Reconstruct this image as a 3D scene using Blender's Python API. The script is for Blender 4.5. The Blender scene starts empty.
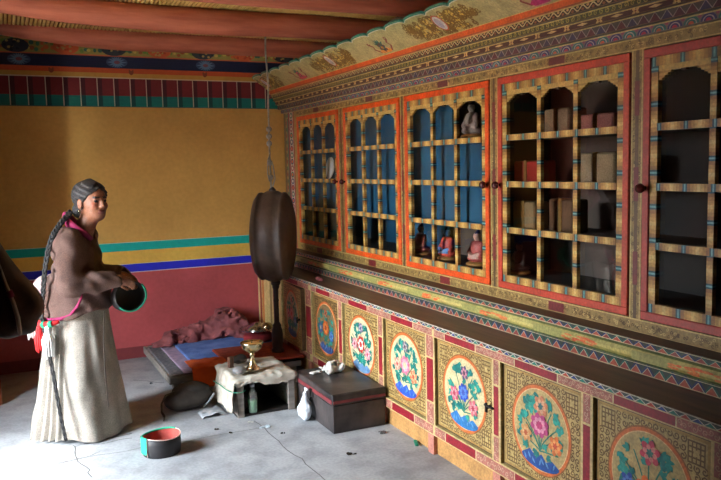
import bpy, math, random
import numpy as np
from mathutils import Matrix, Vector

random.seed(7)
RNG = np.random.default_rng(7)
SC = bpy.context.scene
COL = SC.collection
PI = math.pi


def S(r, g, b):
    def f(c):
        c = c / 255.0
        return c / 12.92 if c <= 0.04045 else ((c + 0.055) / 1.055) ** 2.4
    return (f(r), f(g), f(b), 1.0)


# ------------------------------------------------------------------ camera
F_PX = 751.26
yaw, pit, rol = math.radians(25.428), math.radians(-5.611), math.radians(-1.312)
fwd = Vector((math.sin(yaw) * math.cos(pit), math.cos(yaw) * math.cos(pit), math.sin(pit)))
rt = Vector((math.cos(yaw), -math.sin(yaw), 0))
up = rt.cross(fwd)
r2 = math.cos(rol) * rt + math.sin(rol) * up
u2 = -math.sin(rol) * rt + math.cos(rol) * up
cam_data = bpy.data.cameras.new('camera')
cam = bpy.data.objects.new('camera', cam_data)
COL.objects.link(cam)
cam.matrix_world = Matrix(((r2.x, u2.x, -fwd.x, 0), (r2.y, u2.y, -fwd.y, 0), (r2.z, u2.z, -fwd.z, 1.6), (0, 0, 0, 1)))
cam_data.sensor_width = 36
cam_data.lens = F_PX / 721 * 36
cam_data.clip_start = 0.05
SC.camera = cam

# ------------------------------------------------------------------ world, light, exposure
world = bpy.data.worlds.new('world')
SC.world = world
world.use_nodes = True
wn = world.node_tree
wn.nodes['Background'].inputs['Color'].default_value = (0.80, 0.91, 1.0, 1)
wn.nodes['Background'].inputs['Strength'].default_value = 150.0
DOOR_Y0, DOOR_Y1, DOOR_Z = 3.50, 4.42, 2.25
WALL_X = -1.2
pl = bpy.data.lights.new('doorway_daylight', 'AREA')
pl.shape = 'RECTANGLE'
pl.size, pl.size_y = DOOR_Y1 - DOOR_Y0, DOOR_Z
pl.cycles.is_portal = True
plo = bpy.data.objects.new('doorway_daylight', pl)
COL.objects.link(plo)
plo.matrix_world = Matrix(((0, 0, -1, WALL_X - 0.42), (1, 0, 0, (DOOR_Y0 + DOOR_Y1) / 2), (0, 1, 0, DOOR_Z / 2), (0, 0, 0, 1)))
sun = bpy.data.lights.new('sun', 'SUN')
sun.energy = 16.0
sun.angle = math.radians(9)
sun.color = (1.0, 0.94, 0.85)
suno = bpy.data.objects.new('sun', sun)
COL.objects.link(suno)
suno.rotation_euler = Vector((0.62, 0.17, -0.765)).to_track_quat('-Z', 'Y').to_euler()
vs = SC.view_settings
vs.view_transform = 'Standard'
vs.look = 'None'
vs.gamma = 1
vs.use_curve_mapping = False
vs.exposure = -0.6


# ------------------------------------------------------------------ materials
def _nodes(name):
    m = bpy.data.materials.new(name)
    m.use_nodes = True
    nt = m.node_tree
    return m, nt, nt.nodes['Principled BSDF']


def add_noise(nt, scale, detail=4, coord='Object', stretch=None):
    tc = nt.nodes.new('ShaderNodeTexCoord')
    n = nt.nodes.new('ShaderNodeTexNoise')
    n.inputs['Scale'].default_value = scale
    n.inputs['Detail'].default_value = detail
    if stretch:
        mp = nt.nodes.new('ShaderNodeMapping')
        mp.inputs['Scale'].default_value = stretch
        nt.links.new(tc.outputs[coord], mp.inputs['Vector'])
        nt.links.new(mp.outputs['Vector'], n.inputs['Vector'])
    else:
        nt.links.new(tc.outputs[coord], n.inputs['Vector'])
    return n


def ramp(nt, fac, a, b, p0=0.35, p1=0.65):
    r = nt.nodes.new('ShaderNodeValToRGB')
    r.color_ramp.elements[0].position = p0
    r.color_ramp.elements[1].position = p1
    r.color_ramp.elements[0].color = a
    r.color_ramp.elements[1].color = b
    nt.links.new(fac, r.inputs['Fac'])
    return r.outputs['Color']


def mixc(nt, a, b, fac, mode='MIX'):
    m = nt.nodes.new('ShaderNodeMix')
    m.data_type = 'RGBA'
    m.blend_type = mode
    for k, v in ((6, a), (7, b), (0, fac)):
        if hasattr(v, 'links'):
            nt.links.new(v, m.inputs[k])
        else:
            m.inputs[k].default_value = v
    return m.outputs[2]


def bump(nt, bs, h, strength, dist):
    b = nt.nodes.new('ShaderNodeBump')
    b.inputs['Strength'].default_value = strength
    b.inputs['Distance'].default_value = dist
    nt.links.new(h, b.inputs['Height'])
    nt.links.new(b.outputs['Normal'], bs.inputs['Normal'])


def mat(name, c1, c2=None, rough=0.6, metal=0.0, scale=8, bstr=0.3, bdist=0.004, bscale=None, stretch=None, spec=0.5):
    """plain two-tone procedural material"""
    m, nt, bs = _nodes(name)
    c2 = c2 or c1
    n = add_noise(nt, scale, 6, stretch=stretch)
    nt.links.new(ramp(nt, n.outputs['Fac'], S(*c1), S(*c2)), bs.inputs['Base Color'])
    bs.inputs['Roughness'].default_value = rough
    bs.inputs['Metallic'].default_value = metal
    bs.inputs['Specular IOR Level'].default_value = spec
    if bstr:
        n2 = add_noise(nt, bscale or scale * 4, 5, stretch=stretch)
        bump(nt, bs, n2.outputs['Fac'], bstr, bdist)
    return m


def painted(name, rough=0.45, lo=0.72, hi=1.08, scale=14, fine=90, bstr=0.15, spec=0.4, flo=0.75, fhi=1.1):
    """colours come from the paint pattern of the mesh; noise gives wear"""
    m, nt, bs = _nodes(name)
    at = nt.nodes.new('ShaderNodeAttribute')
    at.attribute_name = 'col'
    n = add_noise(nt, scale, 6)
    c = mixc(nt, at.outputs['Color'], ramp(nt, n.outputs['Fac'], (lo, lo, lo, 1), (hi, hi, hi, 1), 0.3, 0.7), 1.0, 'MULTIPLY')
    n2 = add_noise(nt, fine, 3)
    c = mixc(nt, c, ramp(nt, n2.outputs['Fac'], (flo, flo, flo, 1), (fhi, fhi, fhi, 1), 0.35, 0.65), 1.0, 'MULTIPLY')
    nt.links.new(c, bs.inputs['Base Color'])
    bs.inputs['Roughness'].default_value = rough
    bs.inputs['Specular IOR Level'].default_value = spec
    if bstr:
        bump(nt, bs, n2.outputs['Fac'], bstr, 0.002)
    return m


P_WOOD = painted('painted_wood')
P_WALL = painted('painted_plaster', rough=0.75, lo=0.80, hi=1.06, scale=2.2, fine=30, bstr=0.12, spec=0.25, flo=.93, fhi=1.03)
P_CLOTH = painted('dyed_cloth', rough=0.9, lo=0.75, hi=1.1, scale=9, fine=160, bstr=0.5, spec=0.1)
P_SKIN = painted('skin', rough=0.5, lo=0.85, hi=1.08, scale=20, fine=120, bstr=0.15)
P_FIG = painted('painted_clay', rough=0.5)
M_WOOD = mat('old_brown_wood', (58, 34, 22), (88, 52, 33), 0.5, scale=5, stretch=(6, 0.6, 6), bstr=0.3)
M_COUNTER = mat('dusty_brown_wood', (72, 46, 34), (104, 72, 54), 0.42, scale=4, stretch=(6, 0.6, 6), bstr=0.25)
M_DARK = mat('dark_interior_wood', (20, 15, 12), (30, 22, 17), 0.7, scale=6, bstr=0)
M_BLUEB = mat('blue_backing_paint', (8, 66, 94), (14, 84, 114), 0.7, scale=3, bstr=0)
M_BROWNB = mat('brown_backing_paint', (70, 58, 50), (96, 78, 66), 0.7, scale=3, bstr=0)
M_LOG = mat('red_ochre_log', (140, 68, 46), (170, 92, 66), 0.7, scale=4, stretch=(0.7, 5, 5), bstr=0.5, bdist=0.012, bscale=9)
M_STICK = mat('peeled_willow', (196, 158, 82), (220, 184, 108), 0.6, scale=20, bstr=0)
M_CEIL = mat('dark_ceiling_earth', (28, 18, 14), (40, 27, 20), 0.9, scale=6, bstr=0)
M_PLAIN = mat('smoked_ochre_plaster', (88, 60, 36), (108, 76, 46), 0.8, scale=3, bstr=0.3)
M_BRASS = mat('brass', (190, 172, 130), (216, 200, 164), 0.26, 1.0, scale=12, bstr=0.1)
M_STEEL = mat('tinned_metal', (190, 186, 176), (214, 210, 200), 0.25, 1.0, scale=12, bstr=0.08)
M_CLOTHW = mat('dirty_white_cloth', (150, 141, 126), (188, 180, 166), 0.9, scale=10, bstr=0.6, bdist=0.006)
M_CHEST = mat('black_painted_tin', (26, 25, 27), (72, 64, 62), 0.42, scale=7, bstr=0.3)
M_CHESTR = mat('worn_red_paint', (104, 34, 40), (132, 52, 54), 0.5, scale=9, bstr=0.2)
M_GREYW = mat('grey_weathered_wood', (108, 100, 92), (142, 134, 126), 0.75, scale=5, stretch=(1, 7, 7), bstr=0.4)
M_BLUE = mat('blue_cotton', (70, 98, 160), (96, 124, 184), 0.9, scale=9, bstr=0.5, bdist=0.006)
M_MAROON = mat('maroon_wool', (104, 52, 54), (132, 70, 70), 0.92, scale=10, bstr=0.6, bdist=0.006)
M_ORANGE = mat('orange_cotton', (196, 76, 28), (220, 98, 42), 0.9, scale=9, bstr=0.4)
M_RUST = mat('rust_red_carpet', (132, 44, 26), (160, 62, 36), 0.95, scale=26, bstr=0.6, bdist=0.006)
M_MAUVE = mat('faded_mauve_cloth', (136, 120, 146), (160, 142, 164), 0.9, scale=20, bstr=0.4)
M_GREYT = mat('grey_woven_mat', (78, 78, 84), (112, 110, 112), 0.95, scale=40, bstr=0.5)
M_DRUM = mat('dark_oiled_hide', (66, 51, 43), (94, 75, 63), 0.5, scale=7, bstr=0.5, bdist=0.006)
M_DRUMR = mat('dark_turned_wood', (40, 26, 21), (58, 38, 30), 0.4, scale=8, bstr=0.2)
M_ROPE = mat('grey_hemp_rope', (124, 116, 104), (158, 150, 136), 0.9, scale=40, bstr=0.5)
M_BAG = mat('dark_brown_canvas', (38, 32, 28), (56, 48, 42), 0.9, scale=14, bstr=0.6)
M_GREYC = mat('grey_rag', (120, 122, 126), (156, 158, 162), 0.9, scale=14, bstr=0.5)
M_FLEECE = mat('white_fleece', (196, 190, 180), (222, 218, 210), 0.95, scale=16, bstr=0.6, bdist=0.006)
M_PLAST = mat('crinkled_white_plastic', (190, 196, 204), (226, 230, 234), 0.3, scale=20, bstr=0.6)
M_STONE = mat('dark_grey_stone', (92, 92, 92), (130, 128, 126), 0.6, scale=12, bstr=0.4)
M_SOOT = mat('sooty_black', (24, 19, 16), (38, 30, 25), 0.7, scale=12, bstr=0.3)
M_KNOB = mat('dark_red_lacquer', (66, 20, 18), (86, 30, 25), 0.25, scale=10, bstr=0)
M_HAIR = mat('greying_black_hair', (12, 11, 12), (62, 59, 60), 0.6, scale=14, stretch=(1.2, 6, 6), bstr=0.8, bdist=0.006)
M_BLACKH = mat('black_hair', (10, 9, 10), (20, 18, 18), 0.7, scale=30, bstr=0.5)
M_GREEN = mat('green_twine', (20, 112, 84), (34, 134, 100), 0.8, scale=30, bstr=0)
M_EYE = mat('eye', (20, 14, 12), (28, 20, 17), 0.15, scale=10, bstr=0)
M_COURT = mat('courtyard_dust', (176, 166, 150), (200, 190, 174), 0.9, scale=2, bstr=0.3)
M_REDB = mat('red_outer_wall', (150, 82, 74), (172, 100, 90), 0.9, scale=2, bstr=0.3)
M_WHITEB = mat('whitewash', (216, 212, 204), (232, 228, 220), 0.9, scale=2, bstr=0.2)


def glass_mat(name, tint=(0.96, 0.98, 0.98, 1), refl=1.0, milk=0.0, milkc=(.7, .75, .7, 1)):
    m, nt, bs = _nodes(name)
    nt.nodes.remove(bs)
    out = nt.nodes['Material Output']
    tr = nt.nodes.new('ShaderNodeBsdfTransparent')
    tr.inputs['Color'].default_value = tint
    gl = nt.nodes.new('ShaderNodeBsdfGlossy')
    gl.inputs['Roughness'].default_value = 0.02
    fr = nt.nodes.new('ShaderNodeFresnel')
    fr.inputs['IOR'].default_value = 1.5
    n = add_noise(nt, 3, 2)
    b = nt.nodes.new('ShaderNodeBump')
    b.inputs['Strength'].default_value = 0.08
    b.inputs['Distance'].default_value = 0.01
    nt.links.new(n.outputs['Fac'], b.inputs['Height'])
    nt.links.new(b.outputs['Normal'], gl.inputs['Normal'])
    mu = nt.nodes.new('ShaderNodeMath')
    mu.operation = 'MULTIPLY'
    mu.use_clamp = True
    mu.inputs[1].default_value = refl
    nt.links.new(fr.outputs['Fac'], mu.inputs[0])
    geo = nt.nodes.new('ShaderNodeNewGeometry')
    fb = nt.nodes.new('ShaderNodeMath')          # only the outer face of a pane mirrors
    fb.operation = 'SUBTRACT'
    fb.use_clamp = True
    nt.links.new(mu.outputs[0], fb.inputs[0])
    nt.links.new(geo.outputs['Backfacing'], fb.inputs[1])
    mx = nt.nodes.new('ShaderNodeMixShader')
    nt.links.new(fb.outputs[0], mx.inputs['Fac'])
    nt.links.new(tr.outputs[0], mx.inputs[1])
    nt.links.new(gl.outputs[0], mx.inputs[2])
    if milk:
        df = nt.nodes.new('ShaderNodeBsdfDiffuse')
        df.inputs['Color'].default_value = milkc
        m2 = nt.nodes.new('ShaderNodeMixShader')
        m2.inputs['Fac'].default_value = milk
        nt.links.new(mx.outputs[0], m2.inputs[1])
        nt.links.new(df.outputs[0], m2.inputs[2])
        mx = m2
    nt.links.new(mx.outputs[0], out.inputs['Surface'])
    return m


M_GLASS = [glass_mat('old_window_glass', refl=r) for r in (.8, .8, .9, 2.2, 2.2)]
M_BOTTLE = glass_mat('clear_bottle_plastic', (0.85, 0.95, 0.9, 1), 2.5, .14)
M_BOTTLEG = glass_mat('green_liquid', (0.35, 0.75, 0.5, 1), 1.2, .5, S(120, 190, 130))


def floor_mat():
    m, nt, bs = _nodes('grey_cement')
    n = add_noise(nt, 1.6, 8)
    c = ramp(nt, n.outputs['Fac'], S(142, 143, 146), S(176, 177, 179), 0.3, 0.7)
    n2 = add_noise(nt, 7, 8)
    c = mixc(nt, c, ramp(nt, n2.outputs['Fac'], (0.72, 0.72, 0.72, 1), (1.04, 1.04, 1.04, 1), 0.36, 0.56), 0.8, 'MULTIPLY')
    n3 = add_noise(nt, 60, 3)
    c = mixc(nt, c, ramp(nt, n3.outputs['Fac'], (0.86, 0.86, 0.86, 1), (1.05, 1.05, 1.05, 1)), 1.0, 'MULTIPLY')
    nt.links.new(c, bs.inputs['Base Color'])
    bs.inputs['Roughness'].default_value = 0.62
    bump(nt, bs, n2.outputs['Fac'], 0.25, 0.006)
    return m


M_FLOOR = floor_mat()


# ------------------------------------------------------------------ mesh builder
class MB:
    def __init__(self):
        self.v, self.f, self.mi, self.c, self.sm = [], [], [], [], []

    def face(self, pts, col=(1, 1, 1, 1), mi=0, smooth=False):
        b = len(self.v)
        self.v.extend([tuple(p) for p in pts])
        self.f.append(tuple(range(b, b + len(pts))))
        self.mi.append(mi); self.c.append(col); self.sm.append(smooth)

    def mesh(self, verts, faces, col=(1, 1, 1, 1), mi=0, smooth=True, cols=None):
        b = len(self.v)
        self.v.extend([tuple(p) for p in verts])
        for i, f in enumerate(faces):
            self.f.append(tuple(b + k for k in f))
            self.mi.append(mi); self.c.append(cols[i] if cols is not None else col); self.sm.append(smooth)

    def box(self, x0, x1, y0, y1, z0, z1, col=(1, 1, 1, 1), mi=0, bev=0.0):
        if bev:
            return self.bbox(x0, x1, y0, y1, z0, z1, col, mi, bev)
        v = [(x0, y0, z0), (x1, y0, z0), (x1, y1, z0), (x0, y1, z0), (x0, y0, z1), (x1, y0, z1), (x1, y1, z1), (x0, y1, z1)]
        self.mesh(v, [(0, 3, 2, 1), (4, 5, 6, 7), (0, 1, 5, 4), (1, 2, 6, 5), (2, 3, 7, 6), (3, 0, 4, 7)], col, mi, False)

    def bbox(self, x0, x1, y0, y1, z0, z1, col, mi, r):
        """box with chamfered edges"""
        vs = []
        idx = {}
        for sx in (0, 1):
            for sy in (0, 1):
                for sz in (0, 1):
                    X, Y, Z = (x0, x1)[sx], (y0, y1)[sy], (z0, z1)[sz]
                    dx, dy, dz = (r, -r)[sx], (r, -r)[sy], (r, -r)[sz]
                    for ax, p in enumerate(((X, Y + dy, Z + dz), (X + dx, Y, Z + dz), (X + dx, Y + dy, Z))):
                        idx[(sx, sy, sz, ax)] = len(vs)
                        vs.append(p)
        fs = []
        for s in (0, 1):
            q = [(0, 0), (1, 0), (1, 1), (0, 1)]
            a = [idx[(s, u, w, 0)] for u, w in q]; fs.append(a[::-1] if s == 0 else a)
            a = [idx[(u, s, w, 1)] for u, w in q]; fs.append(a if s == 0 else a[::-1])
            a = [idx[(u, w, s, 2)] for u, w in q]; fs.append(a[::-1] if s == 0 else a)
        for a in (0, 1):
            for b in (0, 1):
                fs.append([idx[(0, a, b, 1)], idx[(1, a, b, 1)], idx[(1, a, b, 2)], idx[(0, a, b, 2)]])
                fs.append([idx[(a, 0, b, 0)], idx[(a, 1, b, 0)], idx[(a, 1, b, 2)], idx[(a, 0, b, 2)]])
                fs.append([idx[(a, b, 0, 0)], idx[(a, b, 1, 0)], idx[(a, b, 1, 1)], idx[(a, b, 0, 1)]])
        for a in (0, 1):
            for b in (0, 1):
                for c in (0, 1):
                    fs.append([idx[(a, b, c, k)] for k in range(3)])
        self.mesh(vs, fs, col, mi, False)

    def tube(self, pts, radii, n=10, col=(1, 1, 1, 1), mi=0, caps=True, squash=1.0, cols=None):
        pts = [Vector(p) for p in pts]
        if not hasattr(radii, '__len__'):
            radii = [radii] * len(pts)
        vs, fs, fc = [], [], []
        t0 = (pts[1] - pts[0]).normalized()
        ref = Vector((0, 0, 1)) if abs(t0.z) < 0.9 else Vector((1, 0, 0))
        nx = t0.cross(ref).normalized()
        for i, p in enumerate(pts):
            t = (pts[min(i + 1, len(pts) - 1)] - pts[max(i - 1, 0)]).normalized()
            nx = (nx - t * nx.dot(t)).normalized()
            ny = t.cross(nx)
            for k in range(n):
                a = 2 * PI * k / n
                vs.append(p + radii[i] * (math.cos(a) * nx + squash * math.sin(a) * ny))
            if i:
                for k in range(n):
                    b0, b1 = (i - 1) * n, i * n
                    fs.append((b0 + k, b0 + (k + 1) % n, b1 + (k + 1) % n, b1 + k))
                    fc.append(cols[i - 1] if cols else col)
        if caps:
            fs.append(tuple(range(n))[::-1]); fc.append(fc[0])
            fs.append(tuple(range((len(pts) - 1) * n, len(pts) * n))); fc.append(fc[-2])
        self.mesh(vs, fs, mi=mi, cols=fc)

    def lathe(self, prof, n=32, o=(0, 0, 0), axis=(0, 0, 1), col=(1, 1, 1, 1), mi=0, sx=1.0, sy=1.0, cols=None):
        ax = Vector(axis).normalized()
        ref = Vector((1, 0, 0)) if abs(ax.x) < 0.9 else Vector((0, 1, 0))
        e1 = (ref - ax * ref.dot(ax)).normalized()
        e2 = ax.cross(e1)
        o = Vector(o)
        vs, fs, fc = [], [], []
        for i, (r, h) in enumerate(prof):
            for k in range(n):
                a = 2 * PI * k / n
                vs.append(o + ax * h + e1 * (r * sx * math.cos(a)) + e2 * (r * sy * math.sin(a)))
            if i:
                for k in range(n):
                    fs.append(((i - 1) * n + k, (i - 1) * n + (k + 1) % n, i * n + (k + 1) % n, i * n + k))
                    fc.append(cols[i - 1] if cols else col)
        self.mesh(vs, fs, mi=mi, cols=fc)

    def grid(self, fn, nu, nv, col=(1, 1, 1, 1), mi=0, thick=None, colfn=None):
        """fn(u,v)->point; optional downwards thickness makes it a solid sheet"""
        vs, fs, fc = [], [], []
        for j in range(nv + 1):
            for i in range(nu + 1):
                vs.append(Vector(fn(i / nu, j / nv)))
        w = nu + 1
        for j in range(nv):
            for i in range(nu):
                fs.append((j * w + i, j * w + i + 1, (j + 1) * w + i + 1, (j + 1) * w + i))
                fc.append(colfn((i + .5) / nu, (j + .5) / nv) if colfn else col)
        if thick:
            b = len(vs)
            vs += [p + Vector(thick) for p in vs]
            top = list(fs)
            for k, f in enumerate(top):
                fs.append(tuple(b + q for q in f[::-1])); fc.append(fc[k])
            ring = [i for i in range(w)] + [j * w + nu for j in range(1, nv + 1)] + [nv * w + i for i in range(nu - 1, -1, -1)] + [j * w for j in range(nv - 1, 0, -1)]
            for k in range(len(ring)):
                a, c = ring[k], ring[(k + 1) % len(ring)]
                fs.append((c, a, b + a, b + c)); fc.append(col if not colfn else fc[0])
        self.mesh(vs, fs, mi=mi, cols=fc)

    def build(self, name, mats, parent=None, smooth=None, mw=None):
        me = bpy.data.meshes.new(name)
        me.from_pydata(self.v, [], self.f)
        for m in (mats if isinstance(mats, (list, tuple)) else [mats]):
            me.materials.append(m)
        me.polygons.foreach_set('material_index', self.mi)
        me.polygons.foreach_set('use_smooth', [smooth if smooth is not None else s for s in self.sm])
        at = me.color_attributes.new('col', 'FLOAT_COLOR', 'CORNER')
        counts = np.array([len(f) for f in self.f])
        cc = np.repeat(np.array(self.c, dtype=np.float32).reshape(-1, 4), counts, axis=0)
        at.data.foreach_set('color', cc.ravel())
        me.update()
        o = bpy.data.objects.new(name, me)
        COL.objects.link(o)
        if parent:
            o.parent = parent
        if mw is not None:
            o.matrix_world = mw
        return o


def tag(o, label, cat, group=None, kind=None):
    o['label'] = label
    o['category'] = cat
    if group:
        o['group'] = group
    if kind:
        o['kind'] = kind
    return o


def struct(o):
    o['kind'] = 'structure'
    return o


def thing(name, label, cat, loc=(0, 0, 0), rz=0, group=None):
    o = bpy.data.objects.new(name, None)
    o.empty_display_size = 0.1
    COL.objects.link(o)
    o.location = loc
    o.rotation_euler = (0, 0, rz)
    return tag(o, label, cat, group)


# ------------------------------------------------------------------ 2-D paint canvas
class Canvas:
    """lays thin painted shapes on a plane: p = o + a*u + b*v, raised along n by layers"""
    def __init__(self, mb, o, u, v, n, eps=0.0006, mi=0):
        self.mb, self.o, self.u, self.v, self.n = mb, Vector(o), Vector(u), Vector(v), Vector(n)
        self.e, self.mi = eps, mi

    def P(self, a, b, L):
        return self.o + self.u * a + self.v * b + self.n * (self.e * L)

    def poly(self, pts, col, L=1):
        L += 0.55 * random.random()
        self.mb.face([self.P(a, b, L) for a, b in pts], col, self.mi)

    def rect(self, a0, a1, b0, b1, col, L=1):
        self.poly([(a0, b0), (a1, b0), (a1, b1), (a0, b1)], col, L)

    def ell(self, a, b, ra, rb, col, L=1, n=20, rot=0):
        c, s = math.cos(rot), math.sin(rot)
        self.poly([(a + ra * math.cos(t) * c - rb * math.sin(t) * s, b + ra * math.cos(t) * s + rb * math.sin(t) * c)
                   for t in [2 * PI * k / n for k in range(n)]], col, L)

    def line(self, pts, w, col, L=1):
        n = len(pts)
        off = []
        for i in range(n):
            a, b = pts[max(i - 1, 0)], pts[min(i + 1, n - 1)]
            dx, dy = b[0] - a[0], b[1] - a[1]
            l = math.hypot(dx, dy) or 1
            off.append((-dy / l * w / 2, dx / l * w / 2))
        for i in range(n - 1):
            p, q, o1, o2 = pts[i], pts[i + 1], off[i], off[i + 1]
            self.poly([(p[0] - o1[0], p[1] - o1[1]), (q[0] - o2[0], q[1] - o2[1]), (q[0] + o2[0], q[1] + o2[1]), (p[0] + o1[0], p[1] + o1[1])], col, L)

    def spiral(self, a, b, r, w, col, L=1, turns=1.3, start=0, sgn=1, n=14):
        pts = []
        for k in range(n + 1):
            t = k / n
            rr = r * (1 - 0.82 * t)
            an = start + sgn * turns * 2 * PI * t
            pts.append((a + rr * math.cos(an), b + rr * math.sin(an)))
        self.line(pts, w, col, L)

    def flower(self, a, b, r, cols, L=3, petals=7, sy=1.0):
        for ring, (rr, c) in enumerate(zip((1.0, 0.68, 0.36), cols)):
            for k in range(petals):
                t = 2 * PI * (k + 0.5 * ring) / petals + 0.3
                self.ell(a + r * rr * 0.62 * math.cos(t), b + r * rr * 0.62 * math.sin(t) * sy, r * rr * 0.40, r * rr * 0.30, c, L + ring, 10, t)
            self.ell(a, b, r * rr * 0.6, r * rr * 0.6 * sy, c, L + ring, 12)

    def leaf(self, a, b, l, w, rot, col, L=2):
        pts = []
        for t in (0, .15, .4, .7, 1.0):
            pts.append((t * l, w * math.sin(PI * min(1, t * 0.95 + .03)) * (1.15 - t * 0.7)))
        lo = [(x, -y) for x, y in pts[::-1]]
        c, s = math.cos(rot), math.sin(rot)
        self.poly([(a + x * c - y * s, b + x * s + y * c) for x, y in pts + lo], col, L)


# ------------------------------------------------------------------ signed-distance modelling
def capsule(P, a, b, ra, rb):
    a, b = np.array(a), np.array(b)
    ab = b - a
    t = np.clip(((P - a) @ ab) / (ab @ ab), 0, 1)
    return np.linalg.norm(P - a - t[..., None] * ab, axis=-1) - (ra + (rb - ra) * t)


def ellip(P, c, r, rot=None):
    q = P - np.array(c)
    if rot is not None:
        q = q @ np.array(rot)
    r = np.array(r)
    k0 = np.linalg.norm(q / r, axis=-1)
    k1 = np.linalg.norm(q / (r * r), axis=-1) + 1e-9
    return k0 * (k0 - 1) / k1


def smin(a, b, k):
    h = np.clip(0.5 + 0.5 * (b - a) / k, 0, 1)
    return b + (a - b) * h - k * h * (1 - h)


def union(k, *ds):
    d = ds[0]
    for e in ds[1:]:
        d = smin(d, e, k)
    return d


def surface(fn, lo, hi, h):
    """naive surface nets"""
    lo, hi = np.array(lo, float), np.array(hi, float)
    n = np.ceil((hi - lo) / h).astype(int) + 1
    ax = [lo[i] + h * np.arange(n[i]) for i in range(3)]
    P = np.stack(np.meshgrid(*ax, indexing='ij'), -1)
    V = fn(P)
    c = n - 1
    acc = np.zeros((*c, 3)); cnt = np.zeros(c)
    corners = [(i, j, k) for i in (0, 1) for j in (0, 1) for k in (0, 1)]
    sl = lambda q: tuple(slice(q[i], q[i] + c[i]) for i in range(3))
    for a in corners:
        for d in range(3):
            if a[d]:
                continue
            b = list(a); b[d] = 1
            va, vb = V[sl(a)], V[sl(b)]
            m = (va < 0) != (vb < 0)
            t = np.where(m, va / np.where(m, va - vb, 1), 0)
            p = np.zeros((*c, 3))
            for i in range(3):
                p[..., i] = a[i]
            p[..., d] = t
            acc += p * m[..., None]; cnt += m
    act = cnt > 0
    ids = -np.ones(c, int)
    ids[act] = np.arange(act.sum())
    base = np.stack(np.meshgrid(*[np.arange(c[i]) for i in range(3)], indexing='ij'), -1)[act]
    verts = lo + h * (base + acc[act] / cnt[act][:, None])
    quads = []
    for d in range(3):
        e1, e2 = (d + 1) % 3, (d + 2) % 3
        s0 = [slice(1, c[i]) for i in range(3)]; s0[d] = slice(0, c[d])
        s1 = list(s0); s1[d] = slice(1, c[d] + 1)
        va, vb = V[tuple(s0)], V[tuple(s1)]
        m = (va < 0) != (vb < 0)
        loc = np.argwhere(m)
        loc[:, e1] += 1; loc[:, e2] += 1
        flip = (va[m] < 0)
        def g(o1, o2):
            q = loc.copy(); q[:, e1] += o1; q[:, e2] += o2
            return ids[q[:, 0], q[:, 1], q[:, 2]]
        Q = np.stack([g(-1, -1), g(0, -1), g(0, 0), g(-1, 0)], 1)
        Q[~flip] = Q[~flip][:, ::-1]
        quads.append(Q)
    Q = np.concatenate(quads)
    return verts, Q[(Q >= 0).all(1)]


def sdf_obj(name, fn, lo, hi, h, m, parent=None, colfn=None, col=(1, 1, 1, 1), post=None):
    v, q = surface(fn, lo, hi, h)
    cen = v[q].mean(1)
    cols = colfn(cen) if colfn else None
    if post is not None:
        v = post(v)
    mb = MB()
    mb.mesh(v.tolist(), q.tolist(), col, 0, True, cols.tolist() if cols is not None else None)
    return mb.build(name, m, parent)


_LAT = RNG.random((24, 24, 24))


def vnoise(P, s):
    q = np.asarray(P, float) * s
    i = np.floor(q).astype(int); f = q - i
    f = f * f * (3 - 2 * f)
    r = 0
    for a in (0, 1):
        for b in (0, 1):
            for c in (0, 1):
                w = (f[..., 0] if a else 1 - f[..., 0]) * (f[..., 1] if b else 1 - f[..., 1]) * (f[..., 2] if c else 1 - f[..., 2])
                r = r + w * _LAT[(i[..., 0] + a) % 24, (i[..., 1] + b) % 24, (i[..., 2] + c) % 24]
    return r * 2 - 1


def n1(x, y, s, z=0.37):
    return float(vnoise(np.array([x, y, z]), s))


# ================================================================== THE SETTING
WX, WY, Y_FRONT = 2.8, 6.571, -1.6       # right wall, back wall, wall behind the camera
CZ = 2.72

# floor with its cracks
mb = MB()
mb.box(WALL_X, WX, Y_FRONT, WY, -0.1, 0, mi=0)
cv = Canvas(mb, (0, 0, 0), (1, 0, 0), (0, 1, 0), (0, 0, 1), 0.0007, 1)
def crack(p, q, w, wob=0.02, n=16):
    pts = []
    for k in range(n + 1):
        t = k / n
        x, y = p[0] + (q[0] - p[0]) * t, p[1] + (q[1] - p[1]) * t
        pts.append((x + wob * n1(x, y, 9), y + wob * n1(y, x, 9, .8)))
    cv.line(pts, w, (1, 1, 1, 1), 1)
crack((1.36, 4.50), (1.42, 3.2), 0.006)
crack((-0.6, 4.40), (1.40, 4.36), 0.005, 0.03)
crack((0.34, 4.62), (0.66, 4.66), 0.016, 0.05)
crack((0.40, 4.56), (0.62, 4.56), 0.008, 0.03)
crack((0.28, 4.60), (0.33, 4.05), 0.007, 0.06)
crack((0.0, 4.35), (0.45, 4.42), 0.006, 0.05)
crack((0.85, 5.9), (1.02, 5.7), 0.008, 0.04)
M_CRACK = mat('crack_dirt', (84, 82, 82), (110, 108, 106), 0.9, scale=20, bstr=0)
struct(mb.build('floor', [M_FLOOR, M_CRACK]))

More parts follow.
